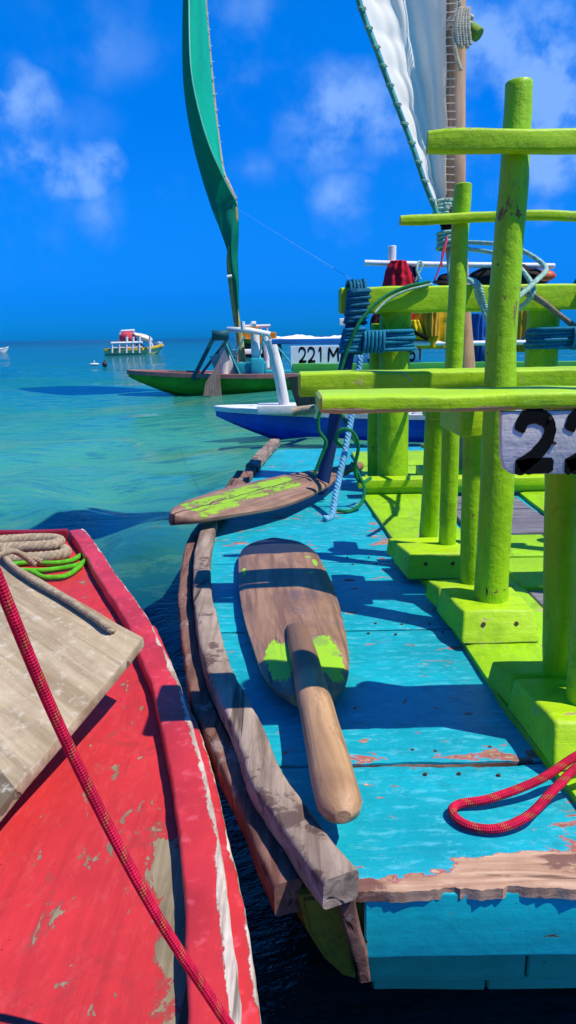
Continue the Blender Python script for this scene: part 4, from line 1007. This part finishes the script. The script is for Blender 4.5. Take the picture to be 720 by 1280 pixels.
# ================================================================= OTHER BOATS
def hullmesh(L, W, zd, zk, rise=.12, stern=.75, n=28, xs=1.0):
    """bow at x=0 pointing -x, stern at x=L; returns ring list function"""
    rings = []
    for i in range(n+1):
        u = i/n; hw = W/2*(min(1, u/.42)**.62 if u < .42 else 1-(1-stern)*((u-.42)/.58)**2); hw = max(hw, .02)
        zt = zd+rise*max(0, 1-u/.4)**1.6; zb = zk+(zd-zk+rise)*.85*max(0, 1-u/.26)**1.5
        x = u*L; rings.append((x, hw, zt, zb))
    return rings
def build_hull(parent, origin, L, W, zd, zk, mats, rise=.12, rot=0, stern=.75, split=.45, railm=None, railw=.05):
    rg = hullmesh(L, W, zd, zk, rise, stern); o_ = Vector(origin); Rm = Matrix.Rotation(rot, 3, 'Z')
    def T(x, y, z): return o_+Rm @ Vector((x, y, z))
    bm = BM(); prev = None
    for (x, hw, zt, zb) in rg:
        h = zt-zb; sec = [(-hw, zt), (-hw*.98, zt-h*.25), (-hw*.92, zt-h*split), (-hw*.75, zt-h*.8), (-hw*.4, zb), (hw*.4, zb), (hw*.75, zt-h*.8), (hw*.92, zt-h*split), (hw*.98, zt-h*.25), (hw, zt)]
        ring = [bm.verts.new(T(x, a, z)) for a, z in sec]
        if prev:
            for q in range(len(sec)-1):
                f = bm.faces.new((prev[q], ring[q], ring[q+1], prev[q+1])); f.material_index = 1 if q in (2, 3, 4, 5, 6) and len(mats) > 2 else 0
        else: bm.faces.new(ring)
        prev = ring
    bm.faces.new(prev); obj('hull', bm, [mats[0], mats[-1]] if len(mats) > 2 else [mats[0]], parent)
    bm = BM(); prev = None
    for (x, hw, zt, zb) in rg:
        ring = [bm.verts.new(T(x, a*hw*.97, zt+.012+.02*(1-a*a))) for a in (-1, -.5, 0, .5, 1)]
        if prev:
            for q in range(4): bm.faces.new((prev[q], ring[q], ring[q+1], prev[q+1]))
        prev = ring
    obj('deck', bm, mats[1], parent)
    for s_ in (-1, 1):
        bm = BM(); sweep(bm, [T(x, s_*hw, zt+.012) for (x, hw, zt, zb) in rg], rrect(railw, railw*1.1, .006, 2)); obj('rub_rail', bm, railm or mats[0], parent)
    return T
# --- blue boat just beyond the raft
bb = thing('blue_boat', 'cobalt blue boat with white topsides and numbered board beyond the raft', 'boat', (1.6, 9.2, -.45))
BT = build_hull(bb, (-.86, 9.25, 0), 6.2, 1.7, -.115, -.62, [M['cobalt'], M['white']], rise=.06, rot=R(-2), railm=M['white'], railw=.055)
bm = BM(); post(bm, [at(356, 508, 8.75), at(348, 465, 8.75), at(338, 425, 8.75)], .062, 16, None, 3, .004); obj('post', bm, M['whiteZ'], bb, True)
bm = BM(); box(bm, (.02, 8.80, -.02), (.70, .4, .10), .012); box(bm, (.60, 8.9, -.06), (.5, .5, .08), .012); wobble(bm, .006, 6, 2); obj('deck_box', bm, M['white'], bb, True)
bm = BM(); box(bm, (2.0, 8.62, -.075), (1.1, .12, .06), .01); wobble(bm, .006, 6, 2); obj('gunwale_pad', bm, M['white'], bb, True)
bm = BM(); tube(bm, [at(365, 515, 8.4), at(376, 513, 8.4), at(392, 512, 8.3)], .05, 12); obj('roller', bm, wood('roller_wood', (.3, .22, .14), (.5, .4, .28), 'X'), bb, True)
bm = BM(); p = [at(359, 472, 7.6), at(377, 470, 7.6), at(400, 505, 7.6), at(371, 508, 7.6)]
vv = [bm.verts.new(q) for q in p]+[bm.verts.new(q+Vector((0, .04, 0))) for q in p]
for f in ((0, 1, 2, 3), (4, 5, 6, 7), (0, 1, 5, 4), (1, 2, 6, 5), (2, 3, 7, 6), (3, 0, 4, 7)): bm.faces.new([vv[i] for i in f])
obj('rudder_board', bm, wood('red_brown_board', (.16, .06, .04), (.30, .15, .10), 'Z'), bb)
# bench with the registration board
Y7 = 7.6
def b7(x, y): return at(x, y, Y7)
bm = BM(); a_ = b7(340, 427); b_ = b7(760, 424); beam(bm, a_, b_, .3, .05, amp=.003, seg=.1); obj('bench_plank', bm, paint('azure_plank_paint', (.01, .14, .42), 'X', chips=.1), bb, True)
bm = BM(); x0 = b7(363, 440).x; x1 = b7(523, 440).x; zt = b7(440, 431).z; zb = b7(440, 462).z
box(bm, ((x0+x1)/2, Y7-.175, (zt+zb)/2), (x1-x0, .025, zt-zb), .004); plate = obj('registration_board', bm, plain('white_board', (.72, .73, .76), .6, .08), bb)
cap = (b7(440, 433.5).z-b7(440, 451).z)
chars = [('2', 373), ('2', 384), ('1', 395), ('M', 409), ('3', 424), ('3', 456), ('0', 466), ('3', 494), ('6', 506), ('1', 516)]
for ch, px in chars:
    bm = BM(); xo = b7(px, 440).x; wd = .075 if ch != 'M' else .10; zo = b7(440, 451).z
    for si, stq in enumerate(GLYPH[ch]): stroke(bm, stq, .19, lambda x, y, o_, xo=xo, wd=wd: Vector((xo+x*wd, Y7-.1885-.0012*o_, zo+y*cap)), ord(ch)+si, 4, .1)
    obj('painted_letter', bm, M['black'], plate)
bm = BM(); a_ = b7(366, 459); b_ = b7(760, 455); beam(bm, a_-Vector((0, .24, 0)), b_-Vector((0, .24, 0)), .12, .085, amp=.004, seg=.1, seed=3); obj('bench_plank', bm, paint('green_plank_paint', (.06, .34, .04), 'X', chips=.1, fade=(.02, .3, .25)), bb, True)
for px in (400, 520, 640, 740):
    bm = BM(); p = b7(px, 462); beam(bm, (p.x, Y7+.1, p.z), (p.x, Y7+.9, -.08), .07, .07, amp=.002, up=Vector((1, 0, 0))); obj('leg', bm, M['white'], bb, True)
bm = BM(); post(bm, [b7(490, 470), b7(489, 390), b7(490, 308)], .042, 12, None, 3, .003); post(bm, [b7(640, 470), b7(640, 390), b7(641, 318)], .042, 12, None, 5, .003); obj('rack_post', bm, M['whiteZ'], bb, True)
bm = BM(); post(bm, [b7(455, 329)-Vector((0, .06, 0)), b7(530, 331)-Vector((0, .06, 0)), b7(690, 333)-Vector((0, .06, 0))], .026, 10, None, 3, .002); obj('rack_rail', bm, M['whiteZ'], bb, True)
bm = BM(); post(bm, [b7(500, 429)-Vector((0, .22, 0)), b7(560, 429)-Vector((0, .22, 0)), b7(700, 427)-Vector((0, .22, 0))], .024, 10, None, 4, .002); obj('hand_rail', bm, M['whiteZ'], bb, True)
bm = BM(); beam(bm, b7(433, 440), b7(433, 392), .05, .05, up=Vector((0, 1, 0))); beam(bm, b7(424, 403)-Vector((0, .03, 0)), b7(440, 402)-Vector((0, .03, 0)), .03, .07); obj('white_stanchion', bm, M['white'], bb, True)
for px in (640,): 
    bm = BM(); beam(bm, b7(596, 420), b7(596, 470), .06, .06, up=Vector((0, 1, 0))); obj('rack_post', bm, M['whiteZ'], bb, True)
# garments and gear hung on the rack
def cloth(name, label, cat, outline_rows, col, depth=.14, seed=0, Yc=Y7-.1, trans=.1, thick=.05, folds=7):
    """closed hanging cloth shape; outline_rows: (yl_x, xr, ypix)"""
    bm = BM(); rowsF = []; rowsB = []; nx = 18
    rs = smoothpts([(a, b, c_) for a, b, c_ in outline_rows], 6)
    for j, r_ in enumerate(rs):
        F = []; B = []
        for i in range(nx+1):
            u = i/nx; p = at(r_.x+(r_.y-r_.x)*u, r_.z, Yc); bulge = math.sin(math.pi*u)**.6 if 0 < u < 1 else 0
            f = .018*math.sin(u*folds*3+j*.15+seed)+.02*mn.noise(Vector((u*5, j*.3, seed)))
            F.append(bm.verts.new(p+Vector((0, -(depth*.5*bulge)-f*bulge, 0)))); B.append(bm.verts.new(p+Vector((0, depth*.4*bulge+.004, 0))))
        rowsF.append(F); rowsB.append(B)
    n = len(rowsF)
    for j in range(n-1):
        for i in range(nx):
            bm.faces.new((rowsF[j][i], rowsF[j][i+1], rowsF[j+1][i+1], rowsF[j+1][i])); bm.faces.new((rowsB[j][i], rowsB[j+1][i], rowsB[j+1][i+1], rowsB[j][i+1]))
        bm.faces.new((rowsF[j][0], rowsF[j+1][0], rowsB[j+1][0], rowsB[j][0])); bm.faces.new((rowsF[j][nx], rowsB[j][nx], rowsB[j+1][nx], rowsF[j+1][nx]))
    for j in (0, n-1):
        for i in range(nx): bm.faces.new((rowsF[j][i], rowsB[j][i], rowsB[j][i+1], rowsF[j][i+1]))
    return bm
def gear(name, label, cat, rows, col, **k):
    grp = k.pop('group', None) or ('jackets hanging on the white rack' if name == 'life_jacket' else None)
    bm = cloth(name, label, cat, rows, col, **k); o = obj(name, bm, fabric(name+'_cloth', col, 0, .15), None, 'all')
    return tag(o, label, cat, grp)
gear('life_jacket', 'red jacket hanging over the white rail behind the lime beam', 'jacket', [(488, 508, 326), (482, 513, 338), (479, 519, 352), (472, 520, 380), (466, 514, 405), (470, 506, 426)], (.55, .012, .03), seed=1, Yc=Y7-.16)
gear('patterned_cloth', 'black and red cloth hanging behind the left lime post', 'cloth', [(470, 492, 388), (463, 495, 400), (464, 496, 418), (470, 492, 428)], (.08, .01, .015), seed=4, Yc=Y7-.30, depth=.08)
gear('life_jacket', 'navy blue jacket hanging between the red and yellow ones', 'jacket', [(500, 520, 331), (505, 523, 350), (506, 524, 380), (506, 520, 412)], (.01, .03, .13), seed=2, Yc=Y7-.02, depth=.1)
yj = thing('life_jacket', 'yellow life jacket hanging under the lime beam beside the mast', 'jacket', at(545, 435, Y7-.15), 'jackets hanging on the white rack')
bm = cloth('', '', '', [(524, 566, 372), (517, 572, 392), (512, 572, 412), (517, 570, 436)], None, seed=3, Yc=Y7-.14, depth=.2); obj('jacket_body', bm, fabric('yellow_jacket_cloth', (.62, .36, .01), 0, .2), yj, 'all')
bm = cloth('', '', '', [(534, 548, 380), (530, 550, 400), (532, 548, 422)], None, seed=5, Yc=Y7-.24, depth=.10); obj('padded_panel', bm, fabric('amber_panel', (.50, .25, .02), 0, .2), yj, 'all')
bm = BM(); tube(bm, [at(505, 405, Y7-.27), at(520, 416, Y7-.28), at(535, 424, Y7-.28)], .018, 8); obj('strap', bm, M['black'], yj)
gear('life_jacket', 'yellow life jacket low down beside the red one, with black strap', 'jacket', [(506, 524, 400), (503, 530, 412), (504, 532, 424)], (.66, .46, .01), seed=8, Yc=Y7-.22, depth=.1)
gear('life_jacket', 'blue jacket hanging just right of the mast', 'jacket', [(590, 606, 392), (588, 608, 410), (590, 606, 440), (592, 603, 455)], (.01, .08, .30), seed=6, Yc=Y7-.1)
gear('life_jacket', 'dark navy jacket behind the thick lime post', 'jacket', [(598, 640, 392), (598, 640, 420), (600, 636, 455)], (.012, .018, .04), seed=7, Yc=Y7-.05)
gear('life_jacket', 'amber jacket edge showing right of the thick lime post', 'jacket', [(640, 668, 386), (642, 673, 405), (642, 668, 440)], (.55, .30, .02), seed=9, Yc=Y7-.1)
# hats / packs on top of the rack
def lump(name, label, cat, c, s, col, seed, brim=False):
    root = thing(name, label, cat, c-Vector((0, 0, s[2])), name+'s on top of the white rack')
    bm = BM(); bmesh.ops.create_icosphere(bm, subdivisions=3, radius=1)
    for v in bm.verts:
        v.co = Vector((v.co.x*s[0], v.co.y*s[1], max(v.co.z, -.6)*s[2])); v.co += mn.noise_vector(v.co*7+Vector((seed, 0, 0)))*.025; v.co += c
    obj('crown' if brim else 'bag_body', bm, fabric(name+'_cloth', col, 0, .3), root, 'all')
    bm = BM()
    if brim: 
        bmesh.ops.create_cone(bm, segments=24, radius1=s[0]*1.5, radius2=s[0]*1.35, depth=.02, cap_ends=True, matrix=Matrix.Translation(c-Vector((0, 0, s[2]*.45))) @ Matrix.Rotation(R(8), 4, 'Y')); obj('brim', bm, fabric(name+'_brim', sh(col, .8), 0, .3), root)
    else:
        tube(bm, smoothpts([c+Vector((-s[0]*.6, -s[1], 0)), c+Vector((0, -s[1]*1.15, s[2]*.8)), c+Vector((s[0]*.6, -s[1], 0))], 5), .012, 6); obj('strap', bm, M['black'], root)
lump('bag', 'dark bag on the rack top just right of the mast', 'bag', b7(606, 348), (.16, .12, .10), (.012, .012, .02), 2)
lump('bag', 'dark bag with orange end on the rack top right of the thick lime post', 'bag', b7(662, 348), (.20, .12, .09), (.014, .014, .022), 5)
lump('hat', 'dark broad brimmed hat lying on the rack between the bags', 'hat', b7(650, 338), (.14, .12, .06), (.03, .02, .018), 8, True)
lump('hat', 'dark brimmed hat on the rack just left of the mast top', 'hat', b7(560, 350), (.10, .1, .07), (.02, .015, .02), 9, True)
bm = BM(); bmesh.ops.create_icosphere(bm, subdivisions=2, radius=.065)
for v in bm.verts: v.co = Vector((v.co.x*1.5, v.co.y, v.co.z*.95))+b7(678, 345)-Vector((0, .1, 0))+mn.noise_vector(v.co*9)*.02
tag(obj('float', bm, plain('orange_float', (.55, .08, .02), .5), None, 'all'), 'small orange red float at the right end of the rack', 'float')
rope_thing('rope', 'short mint cord knotted over the white rack rail', 'rope', [[at(526, 350, Y7-.2), at(521, 338, Y7-.2), at(524, 327, Y7-.16), at(528, 332, Y7-.18), at(522, 345, Y7-.2), at(519, 352, Y7-.2)]], .012, M['rope_mint'], 3, .05)

# --- green boat with the tall green sail
gb = thing('sailing_raft', 'green hulled raft with red deck and tall green sail out on the water', 'boat', (-.5, 17.4, -.45))
redmat = paint('far_red_deck', (.34, .06, .04), 'X', chips=.2); greenm = paint('far_green_hull', (.05, .27, .01), 'X', chips=.05, var=.3)
GT = build_hull(gb, (-3.55, 17.3, 0), 7.0, 1.7, -.04, -.60, [greenm, redmat], rise=.10, rot=R(-3), railm=paint('far_rail_red', (.42, .16, .12), 'X', chips=.2), railw=.09)
def g(x, y, d=16.6): return at(x, y, d)
woodfar = wood('far_grey_wood', (.20, .14, .10), (.42, .30, .22), 'Z')
tealm = plain('teal_box_paint', (.02, .34, .38), .5); tealdark = plain('dark_teal_pole', (.01, .09, .11), .6)
bm = BM(); p = [g(273, 455, 16.2), g(277, 496, 16.2), g(254, 495, 16.2), g(257, 478, 16.2)]
vv = [bm.verts.new(q) for q in p]+[bm.verts.new(q+Vector((0, .06, 0))) for q in p]
for f in ((0, 1, 2, 3), (7, 6, 5, 4), (0, 4, 5, 1), (1, 5, 6, 2), (2, 6, 7, 3), (3, 7, 4, 0)): bm.faces.new([vv[i] for i in f])
obj('leeboard', bm, wood('brown_leeboard', (.26, .16, .11), (.42, .29, .21), 'Z'), gb)
bm = BM(); p = [g(284, 424, 16.5), g(287, 450, 16.5), g(268, 462, 16.5), g(262, 446, 16.5), g(276, 440, 16.5)]
vv = [bm.verts.new(q) for q in p]+[bm.verts.new(q+Vector((0, .05, 0))) for q in p]
bm.faces.new(vv[:5]); bm.faces.new(vv[5:][::-1])
for i in range(5): bm.faces.new((vv[i], vv[(i+1) % 5], vv[5+(i+1) % 5], vv[5+i]))
obj('grey_panel', bm, wood('grey_panel_wood', (.22, .21, .22), (.36, .34, .35), 'Z'), gb)
bm = BM()
for a_, b_, r_ in (((268, 420), (241, 474), .045), ((281, 420), (300, 470), .04), ((284, 424), (247, 474), .03)): tube(bm, [g(*a_), g(*b_)], r_, 8)
obj('brace_pole', bm, tealdark, gb)
bm = BM(); tube(bm, [g(265, 419, 16.4), g(286, 419, 16.4)], .11, 10); wobble(bm, .03, 5, 2); obj('lashing', bm, tealdark, gb, 'all')
wt = M['whiteZ']
bm = BM(); tube(bm, [g(284, 412, 16.8), g(312, 413, 16.8), g(338, 418, 16.8)], .062, 10); wobble(bm, .015, 4, 1); obj('cross_beam', bm, M['white'], gb, 'all')
for (a_, b_, r_, d_) in (((281, 430), (280, 468), .09, 17.2), ((318, 412), (321, 455), .10, 17.0), ((297, 420), (299, 455), .07, 17.4), ((332, 420), (334, 460), .06, 17.6)):
    bm = BM(); post(bm, [g(*a_, d_), g((a_[0]+b_[0])/2, (a_[1]+b_[1])/2, d_), g(*b_, d_)], r_, 12, None, 3, .008); obj('post', bm, wt, gb, True)
bm = BM(); tube(bm, [g(314, 408, 16.6), g(316, 405, 16.6), g(320, 405, 16.6)], .06, 8); tube(bm, [g(303, 402, 16.6), g(304, 412, 16.6)], .05, 8); obj('fitting', bm, M['white'], gb)
bm = BM()
for cx, cy, sx, sz in ((313, 461, .40, .28),): box(bm, g(cx, cy, 16.9), (sx*1.8, .5, sz), .03)
box(bm, g(322, 459, 16.7), (.28, .5, .40), .06)
box(bm, g(352, 466, 16.9), (.7, .3, .12), .03); obj('teal_locker', bm, tealm, gb, True)
bm = BM(); box(bm, g(283, 458, 17.4), (.5, .4, .5), .05); box(bm, g(303, 440, 17.6), (.9, .3, .10), .03); box(bm, g(262, 470, 17.0), (.3, .3, .12), .03); wobble(bm, .03, 4, 7); obj('white_seat', bm, M['white'], gb, True)
bm = BM(); box(bm, g(221, 467, 17.1), (.42, .3, .08), .03); wobble(bm, .04, 6, 3); obj('net_bundle', bm, plain('net', (.06, .05, .03), .9), gb, True)
bm = BM()
for a_, b_ in (((334, 418), (370, 462)), ((330, 418), (322, 455)), ((280, 424), (300, 468)), ((326, 416), (345, 455)), ((306, 420), (296, 440))): tube(bm, [g(*a_, 16.5), g(*b_, 16.5)], .022, 6)
obj('rigging', bm, plain('teal_line', (.04, .38, .36), .6), gb)
bm = BM(); beam(bm, g(238, 474.5, 16.75), g(420, 472.5, 16.75), .06, .16, amp=.01, seg=.2); obj('coaming', bm, plain('red_brown_coaming', (.36, .07, .04), .6, .3, 5), gb, True)
# mast
mastm = wood('yellow_green_mast', (.30, .26, .08), (.50, .42, .18), 'Z')
Dm = 17.2
bm = BM(); tube(bm, smoothpts([g(303, 452, Dm), g(300, 425, Dm), g(295, 395, Dm), g(290, 360, Dm), g(287, 335, Dm), g(287, 318, Dm), g(291, 295, Dm), g(295, 275, Dm), g(294, 252, Dm)], 8), .075, 10, lambda u: 1.15-.55*u); obj('mast', bm, mastm, gb, 'all')
bm = BM(); tube(bm, smoothpts([g(294, 250, Dm), g(284, 228, Dm), g(278, 212, Dm+.2), g(271, 160, Dm+.4), g(264, 90, Dm+.6), g(257, 5, Dm+.8), g(249, -90, Dm+1.0), g(244, -150, Dm+1.1)], 8), .055, 8, lambda u: 1.0-.5*u)
obj('spar', bm, wood('tan_spar_wood', (.35, .28, .18), (.52, .43, .30), 'Z'), gb, 'all')
# sail: shade-coloured belly between leech and fold, sunlit-coloured panel between fold and spar
def sail_strip(rows, name, mat):
    R1 = smoothpts([tuple(at(a, y, da))+() for (y, a, da, b, db) in rows], 8); R2 = smoothpts([tuple(at(b, yb_, db)) for (yb_, a, da, b, db) in rows], 8)
    bm = BM(); nu = 14; prev = None
    for k_, (p, q) in enumerate(zip(R1, R2)):
        ring = []
        for i in range(nu+1):
            u = i/nu; v = p.lerp(q, u); bl = math.sin(math.pi*u); v = v+Vector((0, -.25*bl, 0))+Vector((.02*math.sin(k_*.25+u*6), .03*math.sin(k_*.4+u*9), 0))*bl; ring.append(bm.verts.new(v))
        if prev:
            for i in range(nu): bm.faces.new((prev[i], prev[i+1], ring[i+1], ring[i]))
        prev = ring
    return obj(name, bm, mat, gb, 'all')
greens = fabric('shaded_green_sailcloth', (.0, .20, .12), .22, .08); greenb = fabric('sunlit_green_sailcloth', (.01, .72, .46), .5, .05)  # one cloth; shade and sunlight put into its two colours
sail_strip([(-150, 246, Dm, 249, Dm+.1), (-90, 236, Dm-.1, 243, Dm-.6), (0, 229, Dm+.2, 236.5, Dm-.9), (80, 228, Dm+.4, 239, Dm-1.1), (130, 232, Dm+.5, 247, Dm-1.0), (180, 241, Dm+.5, 261, Dm-.8), (225, 253, Dm+.5, 281, Dm-.4), (250, 261, Dm+.4, 294, Dm-.1), (265, 266, Dm+.3, 298, Dm), (290, 276, Dm+.2, 298.5, Dm), (318, 285, Dm+.1, 297.5, Dm+.1), (350, 291, Dm+.1, 298.5, Dm+.1), (385, 295.5, Dm+.1, 299, Dm+.1), (412, 298, Dm+.1, 300, Dm+.1)], 'sail_belly', greens)
sail_strip([(-150, 246, Dm+.5, 244, Dm+1.1), (-90, 241, Dm-.6, 250, Dm+1.0), (0, 236, Dm-.9, 257, Dm+.8), (80, 238, Dm-1.1, 263.5, Dm+.6), (130, 246.5, Dm-1.0, 268, Dm+.5), (180, 260.5, Dm-.8, 275, Dm+.4), (205, 270.5, Dm-.6, 278, Dm+.3), (222, 280, Dm-.4, 282.5, Dm+.2)], 'sail_panel', greenb)
bm = BM(); tube(bm, smoothpts([at(236, 0, Dm-.92), at(238, 80, Dm-1.12), at(246.5, 130, Dm-1.02), at(261, 180, Dm-.82), at(281, 225, Dm-.42), at(294, 250, Dm-.12)], 8), .016, 6); obj('bolt_rope', bm, plain('pale_green_bolt_rope', (.25, .6, .42), .7), gb)
bm = BM()
for k_, yy in enumerate(range(20, 215, 20)):
    f = yy/215; p = at(257+f*20.5, yy, Dm+.8-.5*f); tube(bm, [p+Vector((-.10, -.03, 0)), p+Vector((.05, -.05, .03))], .009, 5)
tube(bm, [at(284, 346, Dm-.1), at(290, 345, Dm-.1)], .04, 6)
obj('sail_tie', bm, M['white'], gb)

# --- distant boats
def far_boat(label, d, xa, xb, ywl, hullc, topc, bits, name='tour_boat', deckh=.45):
    p0 = at(xa, ywl, d); p1 = at(xb, ywl, d); s = d/FPX
    root = thing(name, label, 'boat', Vector(((p0.x+p1.x)/2, d, -.45)))
    build_hull(root, (p0.x, d+.9, 0), p1.x-p0.x, 2.0, -.45+deckh, -.7, [hullc, topc], rise=.12, railm=topc, railw=.1)
    return root
# yellow hulled boat (132..203): bow points right so mirror by negative length handled with rotation
d = 62.0; yel = plain('ochre_hull_paint', (.80, .46, .04), .5, .3, 1.2); whm = plain('far_white_paint', (.75, .73, .70), .6, .1, 1)
root = thing('tour_boat', 'yellow and white boat with pink canopy anchored on the left water', 'boat', (at(168, 440, d).x, d, -.45), 'tour boats on the water')
L_ = (at(204, 440, d)-at(133, 440, d)).x
build_hull(root, (at(204, 440, d).x, d, 0), L_, 2.2, -.02, -.8, [plain('cream_hull_paint', (.85, .66, .30), .5, .3, 1.2), plain('cream_deck', (.6, .5, .32), .6, .2, 1)], rise=.28, rot=math.pi, railm=yel, railw=.16)
bm = BM()
for px in (140, 149, 158, 166, 174, 187):
    tube(bm, [at(px, 441, d-1.1), at(px+.5, 428 if px < 150 else 421, d-1.1)], .11, 6)
tube(bm, [at(139, 429, d-1.1), at(178, 428, d-1.1)], .12, 6); tube(bm, [at(139, 435, d-1.1), at(178, 434, d-1.1)], .07, 6); tube(bm, [at(150, 419, d), at(152, 414, d), at(168, 413, d)], .12, 6); tube(bm, [at(150, 430, d), at(151, 418, d)], .16, 6)
tube(bm, [at(185, 424, d), at(190, 440, d)], .10, 6); tube(bm, [at(187, 422, d), at(193, 438, d)], .05, 6)
box(bm, at(144, 440, d), (.55, .6, .5), .05); box(bm, at(160, 443, d), (1.4, .6, .25), .05)
obj('railing', bm, whm, root)
bm = BM(); box(bm, at(163, 436, d), (2.0, 1.2, .55), .1); obj('cabin', bm, plain('shaded_cabin', (.10, .11, .14), .7, .3, 2), root)
bm = BM(); bmesh.ops.create_icosphere(bm, subdivisions=3, radius=1)
for v in bm.verts: v.co = Vector((v.co.x*.66, v.co.y*.7, v.co.z*.50))+mn.noise_vector(v.co*2)*.12+at(160, 422, d)
obj('canopy', bm, fabric('pink_canopy_cloth', (.55, .07, .10), 0, .3), root, 'all')
bm = BM(); bmesh.ops.create_icosphere(bm, subdivisions=3, radius=1)
for v in bm.verts: v.co = Vector((v.co.x*.80, v.co.y*.7, v.co.z*.22+.25*v.co.x*-1))+mn.noise_vector(v.co*2)*.1+at(178, 421, d)
obj('awning', bm, fabric('cream_awning_cloth', (.66, .60, .45), 0, .3), root, 'all')
bm = BM(); box(bm, at(174, 434, d), (.45, .5, .9), .1); wobble(bm, .1, 2, 3); obj('hung_gear', bm, plain('maroon_gear', (.25, .05, .05), .7), root)
# orange boat behind the green raft
d = 48.0; ora = plain('orange_hull_paint', (.62, .25, .01), .5, .3, 1.5)
root = thing('tour_boat', 'orange boat with dark hull partly behind the green raft', 'boat', (at(325, 432, d).x, d, -.45), 'tour boats on the water')
build_hull(root, (at(297, 436, d).x, d, 0), (at(352, 436, d)-at(297, 436, d)).x, 2.0, .50, -.7, [plain('dark_green_hull', (.02, .05, .03), .5), ora], rise=.15, railm=ora, railw=.25)
bm = BM(); box(bm, at(313, 416, d), (1.0, 1.0, .80), .06); box(bm, at(333, 420, d), (1.2, 1.0, .45), .06); obj('cabin', bm, ora, root)
bm = BM(); tube(bm, [at(304, 408, d), at(338, 407, d)], .1, 6)
for px in (306, 316, 326, 334): tube(bm, [at(px, 424, d), at(px, 407, d)], .07, 6)
tube(bm, [at(330, 423, d), at(353, 424, d)], .09, 6)
obj('railing', bm, whm, root)
# small white boat far left, tiny skiff on the horizon
d = 84.0
root = thing('motor_boat', 'tiny white motor boat at the left edge near the horizon', 'boat', (at(3, 440, d).x, d, -.45), 'small motor boats far out')
build_hull(root, (at(11, 441, d).x, d, 0), 1.9, 1.2, -.05, -.7, [whm, plain('blue_boat_deck', (.05, .15, .35), .5)], rise=.2, rot=math.pi, railm=whm, railw=.08)
bm = BM(); box(bm, at(2, 437, d), (.6, .6, .35), .08); obj('cabin', bm, whm, root)
d = 140.0
root = thing('motor_boat', 'tiny pale skiff low on the horizon right of the yellow boat', 'boat', (at(199, 429, d).x, d, -.45), 'small motor boats far out')
build_hull(root, (at(203, 430, d).x, d, 0), 1.4, .9, -.05, -.7, [whm, whm], rise=.15, rot=math.pi, railm=whm, railw=.08)
bm = BM(); box(bm, at(199, 428, d), (.4, .4, .3), .05); obj('cabin', bm, whm, root)
for (px, py, d, col, lab) in ((131, 456, 38.5, (.05, .03, .03), 'small dark mooring buoy floating below the yellow boat'), (118, 456, 38.8, (.6, .62, .6), 'small pale mooring float beside the dark buoy')):
    bm = BM(); bmesh.ops.create_icosphere(bm, subdivisions=3, radius=.13)
    for v in bm.verts: v.co = Vector((v.co.x*(1 if col[0] < .1 else 2), v.co.y, v.co.z*(1.1 if col[0] < .1 else .5)))
    c = at(px, py, d); bmesh.ops.create_cone(bm, segments=8, radius1=.03, radius2=.03, depth=.12, cap_ends=True, matrix=Matrix.Translation((0, 0, .15)))
    for v in bm.verts: v.co += Vector((c.x, d, -.42))
    tag(obj('buoy', bm, plain('buoy_paint', col, .6), None, True), lab, 'buoy', 'mooring buoys')
